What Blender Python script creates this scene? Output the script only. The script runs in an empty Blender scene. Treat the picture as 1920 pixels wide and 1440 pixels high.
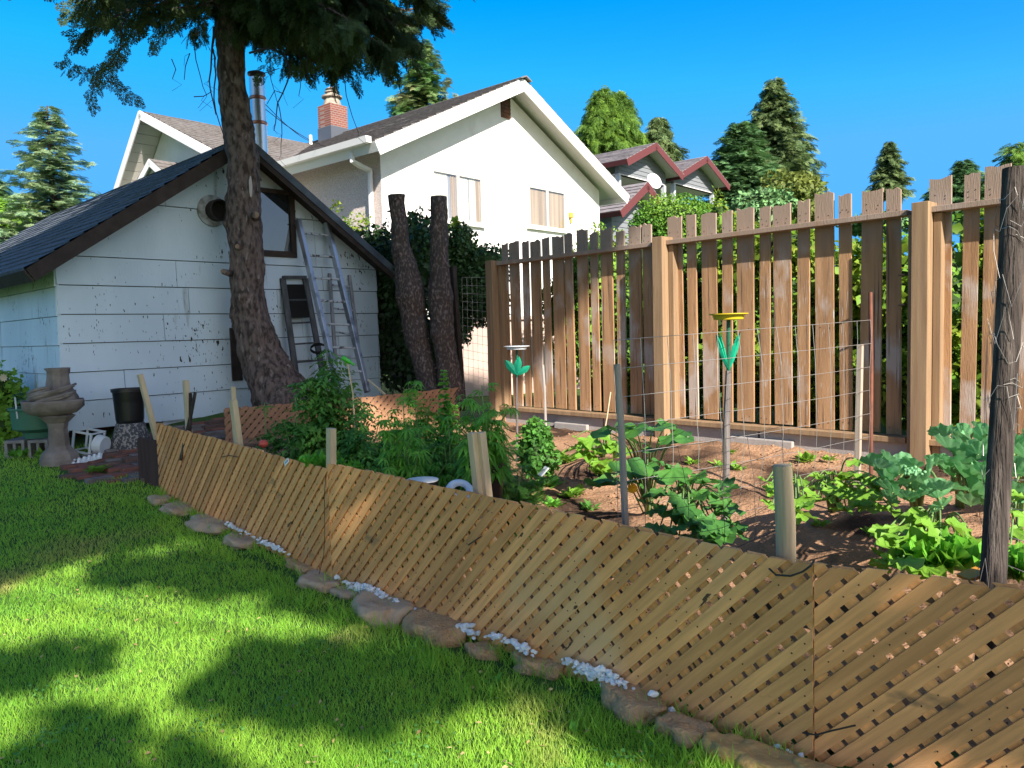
import bpy, math, random
import numpy as np
from mathutils import Vector, Matrix, noise
random.seed(7); RNG = np.random.default_rng(7)
SC = bpy.context.scene
COL = SC.collection
# ------------------------------------------------------------------ camera
F = 1440.0
CAM = Vector((0.0, 0.0, 1.40)); PITCH = math.radians(3.93); ROLL = 0.028
_r0 = Vector((1, 0, 0)); _u0 = Vector((0, math.sin(PITCH), math.cos(PITCH))); FW = Vector((0, math.cos(PITCH), -math.sin(PITCH)))
RT = _r0 * math.cos(ROLL) - _u0 * math.sin(ROLL); UP = _u0 * math.cos(ROLL) + _r0 * math.sin(ROLL)
cd = bpy.data.cameras.new("camera"); cam = bpy.data.objects.new("camera", cd); COL.objects.link(cam)
cd.sensor_width = 36; cd.lens = 36 * F / 1920; cd.clip_end = 2000; cd.clip_start = 0.05
cam.matrix_world = Matrix(((RT.x, UP.x, -FW.x, CAM.x), (RT.y, UP.y, -FW.y, CAM.y), (RT.z, UP.z, -FW.z, CAM.z), (0, 0, 0, 1)))
SC.camera = cam
# ------------------------------------------------------------------ sky and sun
SUN_EL = math.radians(33.0); SH = Vector((0.425, -0.905)); SH.normalize()
SV = Vector((SH.x * math.cos(SUN_EL), SH.y * math.cos(SUN_EL), math.sin(SUN_EL)))   # towards the sun
W = bpy.data.worlds.new("World"); SC.world = W; W.use_nodes = True
nt = W.node_tree; bg = nt.nodes["Background"]
sky = nt.nodes.new("ShaderNodeTexSky"); sky.sky_type = 'NISHITA'; sky.sun_disc = False
sky.sun_elevation = SUN_EL; sky.sun_rotation = math.atan2(SV.x, SV.y); sky.altitude = 100; sky.air_density = 0.85; sky.dust_density = 1.2; sky.ozone_density = 3.5
hs = nt.nodes.new("ShaderNodeHueSaturation"); hs.inputs['Hue'].default_value = 0.493; hs.inputs['Saturation'].default_value = 1.42; hs.inputs['Value'].default_value = 1.36
cap = nt.nodes.new('ShaderNodeMix'); cap.data_type = 'RGBA'; cap.blend_type = 'DARKEN'; cap.inputs[0].default_value = 1.0; cap.inputs[7].default_value = (0.52, 2.5, 5.7, 1)
# the half of the sky around the sun is hazy and whiter, the half away from it is clean deep blue
wtc = nt.nodes.new('ShaderNodeTexCoord'); dt = nt.nodes.new('ShaderNodeVectorMath'); dt.operation = 'DOT_PRODUCT'; dt.inputs[1].default_value = (SV.x, SV.y, 0.0); nt.links.new(wtc.outputs['Generated'], dt.inputs[0])
mr = nt.nodes.new('ShaderNodeMapRange'); mr.inputs[1].default_value = 0.15; mr.inputs[2].default_value = -0.25; nt.links.new(dt.outputs['Value'], mr.inputs[0]); nt.links.new(mr.outputs[0], cap.inputs[0]); nt.links.new(mr.outputs[0], hs.inputs['Fac'])
nt.links.new(sky.outputs[0], hs.inputs['Color']); nt.links.new(hs.outputs[0], cap.inputs[6]); nt.links.new(cap.outputs[2], bg.inputs[0]); bg.inputs[1].default_value = 0.088
sl = bpy.data.lights.new("sun", 'SUN'); sl.energy = 5.0; sl.angle = math.radians(0.6); sl.color = (1.0, 0.93, 0.83)
so = bpy.data.objects.new("sun", sl); COL.objects.link(so); so.rotation_euler = SV.to_track_quat('Z', 'Y').to_euler(); so.location = SV * 60
SC.view_settings.view_transform = 'Standard'; SC.view_settings.look = 'None'; SC.view_settings.exposure = 1.2; SC.view_settings.gamma = 1
SC.render.engine = 'CYCLES'; SC.cycles.max_bounces = 6; SC.cycles.diffuse_bounces = 3; SC.cycles.transmission_bounces = 4; SC.cycles.transparent_max_bounces = 8
SC.cycles.use_denoising = True; SC.cycles.sample_clamp_indirect = 6.0
# ------------------------------------------------------------------ placing helpers
def ray(px, py): return FW + RT * ((px - 960) / F) + UP * ((720 - py) / F)
def P(px, py, y):
    d = ray(px, py); return CAM + d * (y / d.y)
def hit_plane(px, py, p0, n):
    d = ray(px, py); return CAM + d * ((p0 - CAM).dot(n) / d.dot(n))
def sstep(a, b, x):
    t = max(0.0, min(1.0, (x - a) / (b - a))); return t * t * (3 - 2 * t)
LP = [Vector((-3.02, 6.46)), Vector((-1.10, 4.48)), Vector((0.965, 2.46)), Vector((2.65, 1.50))]   # lattice line
def lat_side(x, y):      # >0 on the garden side: distance to the line
    best = 1e9; sgn = 1
    pts = [LP[0] + (LP[0] - LP[1]) * 3] + LP[1:3] + [LP[3] + (LP[3] - LP[2]) * 4]
    for a, b in zip(pts[:-1], pts[1:]):
        d = b - a; t = max(0, min(1, ((x - a.x) * d.x + (y - a.y) * d.y) / d.dot(d)))
        qx, qy = a.x + d.x * t, a.y + d.y * t
        dist = math.hypot(x - qx, y - qy)
        if dist < best:
            best = dist; sgn = 1 if (d.x * (y - a.y) - d.y * (x - a.x)) > 0 else -1
    return best * sgn
def hgt(x, y):
    yy = max(0.0, min(y, 10.0) - 3.5)
    left = 0.016 * yy * yy
    right = 0.028 * yy + 0.04 * max(0.0, min(x, 4.5))
    w = sstep(-3.0, -1.0, x)
    h = left * (1 - w) + right * w
    h -= 0.10 * (1 - sstep(4.2, 7.2, y))
    if -3.4 < x < 6 and 0 < y < 11: h += 0.10 * sstep(0.02, 0.5, lat_side(x, y)) * sstep(-3.4, -2.6, x)
    return h
def G(px, py):
    d = ray(px, py); z = 0.1
    for _ in range(40):
        t = (z - CAM.z) / d.z; p = CAM + d * t
        if t <= 0: return CAM + d * 30
        z = z * 0.5 + hgt(p.x, p.y) * 0.5
    return Vector((p.x, p.y, hgt(p.x, p.y)))
# ------------------------------------------------------------------ object helpers
def tag(o, label=None, cat=None, group=None, kind=None):
    if label: o["label"] = label
    if cat: o["category"] = cat
    if group: o["group"] = group
    if kind: o["kind"] = kind
    return o
def thing(name, label, cat, loc, group=None):
    o = bpy.data.objects.new(name, None); COL.objects.link(o); o.location = loc; o.empty_display_size = 0.1
    return tag(o, label, cat, group)
def link(name, me, mat, parent=None):
    o = bpy.data.objects.new(name, me); COL.objects.link(o)
    if mat:
        for m in (mat if isinstance(mat, (list, tuple)) else [mat]): me.materials.append(m)
    if parent is not None:
        o.parent = parent
        q = Vector((0, 0, 0)); a = parent
        while a is not None: q += Vector(a.location); a = a.parent
        o.location = -q
    return o
def recenter(o):        # put the origin of a top-level mesh at its base
    me = o.data; n = len(me.vertices)
    co = np.empty(n * 3, 'f'); me.vertices.foreach_get('co', co); co = co.reshape(-1, 3)
    c = np.array([(co[:, 0].min() + co[:, 0].max()) / 2, (co[:, 1].min() + co[:, 1].max()) / 2, co[:, 2].min()])
    me.vertices.foreach_set('co', (co - c).astype('f').ravel()); o.location = c; me.update(); return o
class MB:
    def __init__(s): s.v = []; s.f = []; s.uv = []; s.mi = []; s.m = 0
    def add(s, vs, fs, uvs=None):
        n = len(s.v); s.v += [tuple(v) for v in vs]
        for k, f in enumerate(fs):
            s.f.append(tuple(i + n for i in f)); s.uv.append(uvs[k] if uvs else None); s.mi.append(s.m)
        return s
    def prism(s, fr, poly, d0, d1, uv=None):      # polygon in frame coordinates pushed from depth d0 to d1
        n = len(poly); vs = [fr.pt(a, b, d1) for a, b in poly] + [fr.pt(a, b, d0) for a, b in poly]
        fs = [tuple(range(n)), tuple(range(2 * n - 1, n - 1, -1))]; uvs = None
        if uv:
            q = [uv(a, b) for a, b in poly]; uvs = [q, q[::-1]]
        for i in range(n):
            j = (i + 1) % n; fs.append((j, i, i + n, j + n))
            if uv: uvs.append([q[j], q[i], q[i], q[j]])
        return s.add(vs, fs, uvs)
    def box(s, fr, a0, a1, b0, b1, d0, d1, uv=None): return s.prism(fr, [(a0, b0), (a1, b0), (a1, b1), (a0, b1)], d0, d1, uv)
    def bar(s, p, q, w, h, up=Vector((0, 0, 1)), w2=None, h2=None):
        p = Vector(p); q = Vector(q); d = (q - p).normalized()
        if abs(d.dot(up)) > 0.97: up = Vector((0.8, -0.6, 0))
        a = d.cross(up).normalized(); b = a.cross(d)
        w2 = w if w2 is None else w2; h2 = h if h2 is None else h2
        vs = [p + a * sx * w / 2 + b * sy * h / 2 for sx, sy in ((-1, -1), (1, -1), (1, 1), (-1, 1))] + [q + a * sx * w2 / 2 + b * sy * h2 / 2 for sx, sy in ((-1, -1), (1, -1), (1, 1), (-1, 1))]
        return s.add(vs, [(3, 2, 1, 0), (4, 5, 6, 7), (0, 1, 5, 4), (1, 2, 6, 5), (2, 3, 7, 6), (3, 0, 4, 7)])
    def tube(s, pts, rad, seg=8, cap=True, jit=0.0, squash=1.0):
        pts = [Vector(p) for p in pts]; n = len(pts)
        if not isinstance(rad, (list, tuple)): rad = [rad] * n
        vs = []; ref = None
        for i, p in enumerate(pts):
            d = (pts[min(i + 1, n - 1)] - pts[max(i - 1, 0)]).normalized()
            if ref is None: ref = d.orthogonal().normalized()
            ref = (ref - d * ref.dot(d)).normalized(); b = d.cross(ref)
            for k in range(seg):
                a = 2 * math.pi * k / seg; r = rad[i]
                if jit: r *= 1 + jit * noise.noise(Vector((math.cos(a) * 1.7, math.sin(a) * 1.7, 0)) + p * 5) + jit * .5 * noise.noise(Vector((math.cos(a) * 5, math.sin(a) * 5, 3)) + p * 9)
                vs.append(p + ref * math.cos(a) * r + b * math.sin(a) * r * squash)
        fs = []
        for i in range(n - 1):
            for k in range(seg):
                k2 = (k + 1) % seg; fs.append((i * seg + k, i * seg + k2, (i + 1) * seg + k2, (i + 1) * seg + k))
        if cap: fs += [tuple(range(seg - 1, -1, -1)), tuple(range((n - 1) * seg, n * seg))]
        return s.add(vs, fs)
    def lathe(s, c, prof, seg=24, sx=1.0, sy=1.0, jit=0, flute=0, ang=0):
        c = Vector(c); vs = []; n = len(prof)
        for r, z in prof:
            for k in range(seg):
                a = 2 * math.pi * k / seg + ang; rr = r * (1 + (jit * noise.noise(Vector((math.cos(a) * 3, math.sin(a) * 3, z * 14))) if jit else 0) + flute * math.cos(a * 8))
                vs.append(c + Vector((math.cos(a) * rr * sx, math.sin(a) * rr * sy, z)))
        fs = []
        for i in range(n - 1):
            for k in range(seg):
                k2 = (k + 1) % seg; fs.append((i * seg + k, i * seg + k2, (i + 1) * seg + k2, (i + 1) * seg + k))
        fs += [tuple(range(seg - 1, -1, -1)), tuple(range((n - 1) * seg, n * seg))]
        return s.add(vs, fs)
    def blob(s, c, r, amp=0.25, freq=1.5, sub=2, seed=0, rot=0, flat=0):
        import bmesh
        bm = bmesh.new(); bmesh.ops.create_icosphere(bm, subdivisions=sub, radius=1)
        c = Vector(c); cr, sr = math.cos(rot), math.sin(rot); vs = []
        for v in bm.verts:
            p = v.co.copy(); k = 1 + amp * noise.noise(p * freq + Vector((seed * 7.1, seed * 3.3, seed))) + amp * .4 * noise.noise(p * freq * 3 + Vector((seed, 9, 2)))
            if flat:
                p.z = max(-1, min(1, p.z * 1.9)) if flat > 0 else p.z
                m = (abs(p.x) ** 3 + abs(p.y) ** 3) ** (1 / 3) if (p.x or p.y) else 1
                l = math.hypot(p.x, p.y)
                if m > 0 and l > 0: p.x *= .55 + .45 * l / m; p.y *= .55 + .45 * l / m
            p = Vector((p.x * r[0] * k, p.y * r[1] * k, p.z * r[2] * (1 + (k - 1) * .7)))
            vs.append(c + Vector((p.x * cr - p.y * sr, p.x * sr + p.y * cr, p.z)))
        fs = [tuple(v.index for v in f.verts) for f in bm.faces]; bm.free()
        return s.add(vs, fs)
    def build(s, name, mat, parent=None, smooth=False, bevel=0):
        me = bpy.data.meshes.new(name); me.from_pydata(s.v, [], s.f)
        if any(u is not None for u in s.uv):
            l = me.uv_layers.new(name="UVMap"); k = 0
            for i, f in enumerate(s.f):
                u = s.uv[i] or [(0, 0)] * len(f)
                for j in range(len(f)): l.data[k].uv = u[j]; k += 1
        if smooth is True: me.polygons.foreach_set('use_smooth', [True] * len(me.polygons))
        if any(s.mi): me.polygons.foreach_set('material_index', s.mi)
        me.update(); o = link(name, me, mat, parent)
        if smooth == 'auto':
            me.polygons.foreach_set('use_smooth', [True] * len(me.polygons))
            md = o.modifiers.new("wn", 'EDGE_SPLIT'); md.split_angle = math.radians(35)
        if bevel:
            md = o.modifiers.new("bevel", 'BEVEL'); md.width = bevel; md.segments = 2; md.limit_method = 'ANGLE'; md.angle_limit = math.radians(40)
        return o
class Frame:             # u along, v up, n towards the viewer
    def __init__(s, o, u, v=Vector((0, 0, 1)), n=None):
        s.o = Vector(o); s.u = Vector(u).normalized(); s.v = Vector(v).normalized(); s.n = Vector(n).normalized() if n else s.u.cross(s.v).normalized()
    def pt(s, a, b, d=0.0): return s.o + s.u * a + s.v * b + s.n * d
    def hit(s, px, py, off=0.0):
        p = hit_plane(px, py, s.o + s.n * off, s.n) - s.o; return (p.dot(s.u), p.dot(s.v))
WF = Frame((0, 0, 0), (1, 0, 0), (0, 1, 0))       # world frame: a=x, b=y, d=z
def clip_poly(poly, a0, a1, b0, b1):
    for ax, lim, sg in ((0, a0, 1), (0, a1, -1), (1, b0, 1), (1, b1, -1)):
        out = []
        for i in range(len(poly)):
            p, q = poly[i], poly[(i + 1) % len(poly)]
            ip = (p[ax] - lim) * sg >= 0; iq = (q[ax] - lim) * sg >= 0
            if ip: out.append(p)
            if ip != iq:
                t = (lim - p[ax]) / (q[ax] - p[ax]); out.append((p[0] + (q[0] - p[0]) * t, p[1] + (q[1] - p[1]) * t))
        poly = out
        if len(poly) < 3: return []
    return poly
def clip_half(poly, nx, ny, c):   # keep nx*a+ny*b<=c
    out = []
    for i in range(len(poly)):
        p, q = poly[i], poly[(i + 1) % len(poly)]
        dp = nx * p[0] + ny * p[1] - c; dq = nx * q[0] + ny * q[1] - c
        if dp <= 0: out.append(p)
        if (dp <= 0) != (dq <= 0):
            t = dp / (dp - dq); out.append((p[0] + (q[0] - p[0]) * t, p[1] + (q[1] - p[1]) * t))
    return out if len(out) >= 3 else []
# ------------------------------------------------------------------ leaf scattering (real small faces)
def fast_mesh(name, V, Fc, smooth=False):
    V = np.asarray(V, 'f'); Fc = np.asarray(Fc, 'i'); me = bpy.data.meshes.new(name)
    me.vertices.add(len(V)); me.vertices.foreach_set('co', V.ravel())
    k = Fc.shape[1]; me.loops.add(Fc.size); me.loops.foreach_set('vertex_index', Fc.ravel())
    me.polygons.add(len(Fc)); me.polygons.foreach_set('loop_start', np.arange(0, Fc.size, k, dtype='i'))
    if smooth: me.polygons.foreach_set('use_smooth', np.ones(len(Fc), bool))
    me.update(calc_edges=True); return me
def unit(a): return a / np.maximum(np.linalg.norm(a, axis=-1, keepdims=True), 1e-9)
def frames(d, nrm, sx, sy, sz=None):      # leaf y-axis along d, z near nrm
    d = unit(d); x = unit(np.cross(d, nrm)); z = np.cross(x, d)
    sz = sx if sz is None else sz
    return np.stack([x * sx[:, None], d * sy[:, None], z * sz[:, None]], axis=-1)
def scatter(tmpl, M, L):
    tv, tf = tmpl; n = len(L)
    V = np.einsum('nij,kj->nki', M, tv) + L[:, None, :]
    Fc = tf[None] + (np.arange(n) * len(tv))[:, None, None]
    return V.reshape(-1, 3), Fc.reshape(-1, 3)
class Leaves:
    def __init__(s): s.V = []; s.F = []; s.n = 0
    def add(s, tmpl, d, nrm, L, sx, sy, sz=None):
        d = np.asarray(d, float).reshape(-1, 3); L = np.asarray(L, float).reshape(-1, 3); nrm = np.broadcast_to(np.asarray(nrm, float), L.shape)
        d = np.broadcast_to(d, L.shape)
        nrm = nrm + RNG.normal(0, .02, L.shape)
        sx = np.broadcast_to(np.asarray(sx, float), (len(L),)); sy = np.broadcast_to(np.asarray(sy, float), (len(L),))
        V, Fc = scatter(tmpl, frames(d, nrm, sx, sy), L); s.V.append(V); s.F.append(Fc + s.n); s.n += len(V); return s
    def raw(s, V, Fc): s.V.append(np.asarray(V, float)); s.F.append(np.asarray(Fc, int) + s.n); s.n += len(V); return s
    def build(s, name, mat, parent=None, smooth=False):
        me = fast_mesh(name, np.concatenate(s.V), np.concatenate(s.F), smooth); return link(name, me, mat, parent)
def T(vs, fs): return (np.array(vs, float), np.array(fs, int))
def leaf_simple(fold=.18): return T([(0, 0, 0), (-.5, .45, fold), (0, .5, 0), (.5, .45, fold), (0, 1, -.06)], [(0, 2, 1), (0, 3, 2), (1, 2, 4), (2, 3, 4)])
def leaf_blade(): return T([(-.5, 0, 0), (.5, 0, 0), (-.35, .55, .06), (.35, .55, .06), (0, 1, .3)], [(0, 1, 3), (0, 3, 2), (2, 3, 4)])
def leaf_lobed(n=5, depth=.35, wav=.08, rings=2, seed=0):     # broad leaf with lobes, origin at the petiole end
    r = np.random.default_rng(seed); K = n * 4; vs = [(0, .12, 0)]; fs = []
    for ring in range(1, rings + 1):
        f = ring / rings
        for k in range(K + 1):
            a = math.radians(-160 + 320 * k / K); lob = 1 - depth * f * (0.5 - .5 * math.cos(2 * math.pi * k / K * n)) * 1.0
            lob = 1 - depth * f * abs(math.sin(math.pi * k / K * n + math.pi / 2 * 0 + (math.pi / 2)))**1.5 if False else lob
            rad = .5 * f * lob * (1 + .12 * math.cos(a)) * (1 + r.uniform(-.05, .05))
            vs.append((math.sin(a) * rad, .45 + math.cos(a) * rad - .33 * (1 - f), wav * f * math.sin(k * 1.9 + seed) + .05 * f * f))
    for k in range(K): fs.append((0, 1 + k + 1, 1 + k))
    for ring in range(1, rings):
        a0 = 1 + (ring - 1) * (K + 1); a1 = a0 + K + 1
        for k in range(K): fs += [(a0 + k, a0 + k + 1, a1 + k + 1), (a0 + k, a1 + k + 1, a1 + k)]
    return T(vs, fs)
def leaf_ruffle(seed=0, K=18, amp=.16):
    r = np.random.default_rng(seed); vs = [(0, 0, 0)]; fs = []
    for ring, f in enumerate((.4, .75, 1.0)):
        for k in range(K + 1):
            a = math.radians(-95 + 190 * k / K); rad = .62 * f * (1 + .18 * math.cos(a) + (.1 * math.sin(k * 2.4 + seed) if ring == 2 else 0))
            vs.append((math.sin(a) * rad * .8, .3 * f + math.cos(a) * rad, amp * f * f * math.sin(k * 2.1 + seed * 2) + .12 * f * f))
    for k in range(K): fs.append((0, 2 + k, 1 + k))
    for ring in (0, 1):
        a0 = 1 + ring * (K + 1); a1 = a0 + K + 1
        for k in range(K): fs += [(a0 + k, a0 + k + 1, a1 + k + 1), (a0 + k, a1 + k + 1, a1 + k)]
    return T(vs, fs)
def spray(nb=7, l=1.0, droop=.25, wid=.05, sub=True, seed=0):      # flat frond of narrow branchlets
    r = np.random.default_rng(seed); vs = []; fs = []
    def tri(p, q, w):
        p = np.array(p); q = np.array(q); d = q - p; s_ = np.array([-d[1], d[0], 0]); s_ = s_ / (np.linalg.norm(s_) + 1e-9) * w
        n = len(vs); m = p + d * .55; vs.extend([tuple(p - s_ * .5), tuple(p + s_ * .5), tuple(m + s_), tuple(m - s_), tuple(q)]); fs.extend([(n, n + 1, n + 2), (n, n + 2, n + 3), (n + 3, n + 2, n + 4)])
    Z = lambda y: -droop * y * y
    tri((0, 0, 0), (0, l, Z(l)), wid * .8)
    for i in range(nb):
        y = l * (.1 + .8 * i / nb)
        for sg in (-1, 1):
            L = l * (.5 - .35 * i / nb) * r.uniform(.75, 1.2); a = math.radians(r.uniform(38, 58)) * sg
            q = (math.sin(a) * L, y + math.cos(a) * L, Z(y + math.cos(a) * L) - .12 * L + r.uniform(-.04, .04))
            tri((0, y, Z(y)), q, wid)
            if sub:
                for t in (.35, .65):
                    m = [0 + q[0] * t, y + (q[1] - y) * t, Z(y) + (q[2] - Z(y)) * t]
                    for s2 in (-1, 1):
                        a2 = a + s2 * .7; L2 = L * .4 * r.uniform(.7, 1.2)
                        tri(m, (m[0] + math.sin(a2) * L2, m[1] + math.cos(a2) * L2, m[2] - .1 * L2), wid * .8)
    return T(vs, fs)
# ------------------------------------------------------------------ materials
MATS = {}
def mat(name, col, rough=.8, spec=.3, metal=0, col2=None, scale=4.0, detail=6, stretch=(1, 1, 1), bump=0, bscale=None, coords='Object', island=0.0, trans=0.0, ramp=(.35, .65), hsv=0.0, bdist=.01):
    m = bpy.data.materials.new(name); m.use_nodes = True; n = m.node_tree.nodes; l = m.node_tree.links
    b = n['Principled BSDF']; b.inputs['Roughness'].default_value = rough; b.inputs['Specular IOR Level'].default_value = spec; b.inputs['Metallic'].default_value = metal
    tc = n.new('ShaderNodeTexCoord'); mp = n.new('ShaderNodeMapping'); mp.inputs['Scale'].default_value = stretch; l.new(tc.outputs[coords], mp.inputs[0])
    c = None; rgb = n.new('ShaderNodeRGB'); rgb.outputs[0].default_value = (*col, 1); c = rgb.outputs[0]
    if col2:
        nz = n.new('ShaderNodeTexNoise'); nz.inputs['Scale'].default_value = scale; nz.inputs['Detail'].default_value = detail; l.new(mp.outputs[0], nz.inputs['Vector'])
        rp = n.new('ShaderNodeMapRange'); rp.inputs[1].default_value = ramp[0]; rp.inputs[2].default_value = ramp[1]; l.new(nz.outputs[0], rp.inputs[0])
        mx = n.new('ShaderNodeMix'); mx.data_type = 'RGBA'; mx.inputs[7].default_value = (*col2, 1); l.new(rp.outputs[0], mx.inputs[0]); l.new(c, mx.inputs[6]); c = mx.outputs[2]
    if island:
        g = n.new('ShaderNodeNewGeometry'); h = n.new('ShaderNodeHueSaturation'); r1 = n.new('ShaderNodeMapRange'); r1.inputs[3].default_value = 1 - island; r1.inputs[4].default_value = 1 + island
        l.new(g.outputs['Random Per Island'], r1.inputs[0]); l.new(r1.outputs[0], h.inputs['Value']); l.new(c, h.inputs['Color']); c = h.outputs[0]
        if hsv:
            r2 = n.new('ShaderNodeMapRange'); r2.inputs[3].default_value = .5 - hsv; r2.inputs[4].default_value = .5 + hsv; mm = n.new('ShaderNodeMath'); mm.operation = 'FRACT'; m3 = n.new('ShaderNodeMath'); m3.operation = 'MULTIPLY'; m3.inputs[1].default_value = 17.3
            l.new(g.outputs['Random Per Island'], m3.inputs[0]); l.new(m3.outputs[0], mm.inputs[0]); l.new(mm.outputs[0], r2.inputs[0]); l.new(r2.outputs[0], h.inputs['Hue'])
    l.new(c, b.inputs['Base Color'])
    if bump:
        nb = n.new('ShaderNodeTexNoise'); nb.inputs['Scale'].default_value = bscale or scale * 4; nb.inputs['Detail'].default_value = 5; l.new(mp.outputs[0], nb.inputs['Vector'])
        bp = n.new('ShaderNodeBump'); bp.inputs['Strength'].default_value = bump; bp.inputs['Distance'].default_value = bdist; l.new(nb.outputs[0], bp.inputs['Height']); l.new(bp.outputs[0], b.inputs['Normal'])
    if trans:
        out = n['Material Output']; t = n.new('ShaderNodeBsdfTranslucent'); ms = n.new('ShaderNodeMixShader'); ms.inputs[0].default_value = trans
        h2 = n.new('ShaderNodeHueSaturation'); h2.inputs['Value'].default_value = 1.5; h2.inputs['Hue'].default_value = .485; l.new(c, h2.inputs['Color']); l.new(h2.outputs[0], t.inputs[0])
        l.new(b.outputs[0], ms.inputs[1]); l.new(t.outputs[0], ms.inputs[2]); l.new(ms.outputs[0], out.inputs[0])
    m.node_tree.nodes['Principled BSDF'].name = 'P'; MATS[name] = (m, c); return m
def layer(m, col, thr, soft=.03, scale=10, detail=8, stretch=(1, 1, 1), coords='Object', rough=None, mask=None, seed=0, dist=0.0):
    """lay a second colour where a noise passes a threshold (flakes, stains, wear)"""
    n = m.node_tree.nodes; l = m.node_tree.links; b = n['P']; src = b.inputs['Base Color'].links[0].from_socket
    tc = n.new('ShaderNodeTexCoord'); mp = n.new('ShaderNodeMapping'); mp.inputs['Scale'].default_value = stretch; mp.inputs['Location'].default_value = (seed, seed * 1.3, seed * .7); l.new(tc.outputs[coords], mp.inputs[0])
    nz = n.new('ShaderNodeTexNoise'); nz.inputs['Scale'].default_value = scale; nz.inputs['Detail'].default_value = detail; nz.inputs['Distortion'].default_value = dist; l.new(mp.outputs[0], nz.inputs['Vector'])
    v = nz.outputs[0]
    if mask:
        nm = n.new('ShaderNodeTexNoise'); nm.inputs['Scale'].default_value = mask; nm.inputs['Detail'].default_value = 2; l.new(tc.outputs[coords], nm.inputs['Vector'])
        ma = n.new('ShaderNodeMath'); ma.operation = 'MULTIPLY_ADD'; ma.inputs[1].default_value = .55; l.new(nm.outputs[0], ma.inputs[0]); l.new(v, ma.inputs[2]); v = ma.outputs[0]; thr = thr + .275
    rp = n.new('ShaderNodeMapRange'); rp.inputs[1].default_value = thr; rp.inputs[2].default_value = thr + soft; l.new(v, rp.inputs[0])
    mx = n.new('ShaderNodeMix'); mx.data_type = 'RGBA'; mx.inputs[7].default_value = (*col, 1); l.new(rp.outputs[0], mx.inputs[0]); l.new(src, mx.inputs[6]); l.new(mx.outputs[2], b.inputs['Base Color'])
    return m

def zwear_shade(m, col, z0, z1, amp=.5, scale=9):
    """worn weathered wood above an uneven height, with painted rail shade mixed in"""
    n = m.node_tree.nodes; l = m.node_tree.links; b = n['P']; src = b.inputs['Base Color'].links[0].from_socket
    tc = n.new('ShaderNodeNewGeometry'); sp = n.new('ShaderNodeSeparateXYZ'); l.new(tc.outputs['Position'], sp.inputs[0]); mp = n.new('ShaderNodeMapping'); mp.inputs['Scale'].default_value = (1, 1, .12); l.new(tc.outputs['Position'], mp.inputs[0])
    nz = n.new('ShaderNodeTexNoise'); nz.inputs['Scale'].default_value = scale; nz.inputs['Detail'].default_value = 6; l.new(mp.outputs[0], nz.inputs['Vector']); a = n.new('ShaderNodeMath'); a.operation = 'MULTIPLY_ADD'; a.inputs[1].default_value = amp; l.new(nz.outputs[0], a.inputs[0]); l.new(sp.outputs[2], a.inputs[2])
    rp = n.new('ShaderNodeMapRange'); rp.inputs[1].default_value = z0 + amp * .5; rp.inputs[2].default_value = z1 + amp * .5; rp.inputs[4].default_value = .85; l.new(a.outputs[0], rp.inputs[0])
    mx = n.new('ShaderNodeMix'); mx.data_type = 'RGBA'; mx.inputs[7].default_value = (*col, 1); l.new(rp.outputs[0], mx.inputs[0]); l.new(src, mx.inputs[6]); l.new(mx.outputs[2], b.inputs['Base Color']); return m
# ================================================================== ground
m_lawn = mat("lawn_soil", (.035, .075, .015), col2=(.06, .13, .02), scale=3, rough=.95, bump=.6, bscale=60)
m_soil = mat("garden_earth", (.27, .155, .09), col2=(.36, .21, .125), scale=2.2, rough=.97, bump=1.0, bscale=45, bdist=.02, spec=.1)
layer(m_soil, (.06, .036, .024), .50, .10, scale=1.3, detail=4, seed=3)
def axis(lo, hi, st, far):
    a = list(np.arange(lo, hi + 1e-6, st)); b = [hi + (far - hi) * t ** 2 for t in (.1, .2, .35, .5, .7, 1)]; c = [lo - (far + lo) * t ** 2 for t in (.1, .2, .35, .5, .7, 1)]
    return np.array(c[::-1] + a + b)
xs = axis(-9, 7, .25, 400); ys = axis(-4, 12, .25, 400)
gv = [(x, y, hgt(x, y) - (0.0 if lat_side(x, y) < 0.3 or not (-3.4 < x < 6 and 0 < y < 11) else .05)) for y in ys for x in xs]; nx = len(xs)
gf = [(j * nx + i, j * nx + i + 1, (j + 1) * nx + i + 1, (j + 1) * nx + i) for j in range(len(ys) - 1) for i in range(nx - 1)]
g = MB().add(gv, gf).build("ground", m_lawn, smooth=True); tag(g, kind="structure")
# the tall fence line
FU = Vector((-.681, .732, 0)).normalized(); FP3 = Vector((3.20, 6.03, 0)); SEC = 2.5
FENCE = Frame(FP3, FU); FENCE.n = Vector((-FU.y, FU.x, 0)); FENCE.n = FENCE.n if FENCE.n.y < 0 else -FENCE.n
def fence_side(x, y): return (Vector((x, y, 0)) - FP3).dot(FENCE.n)     # >0 this side
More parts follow.
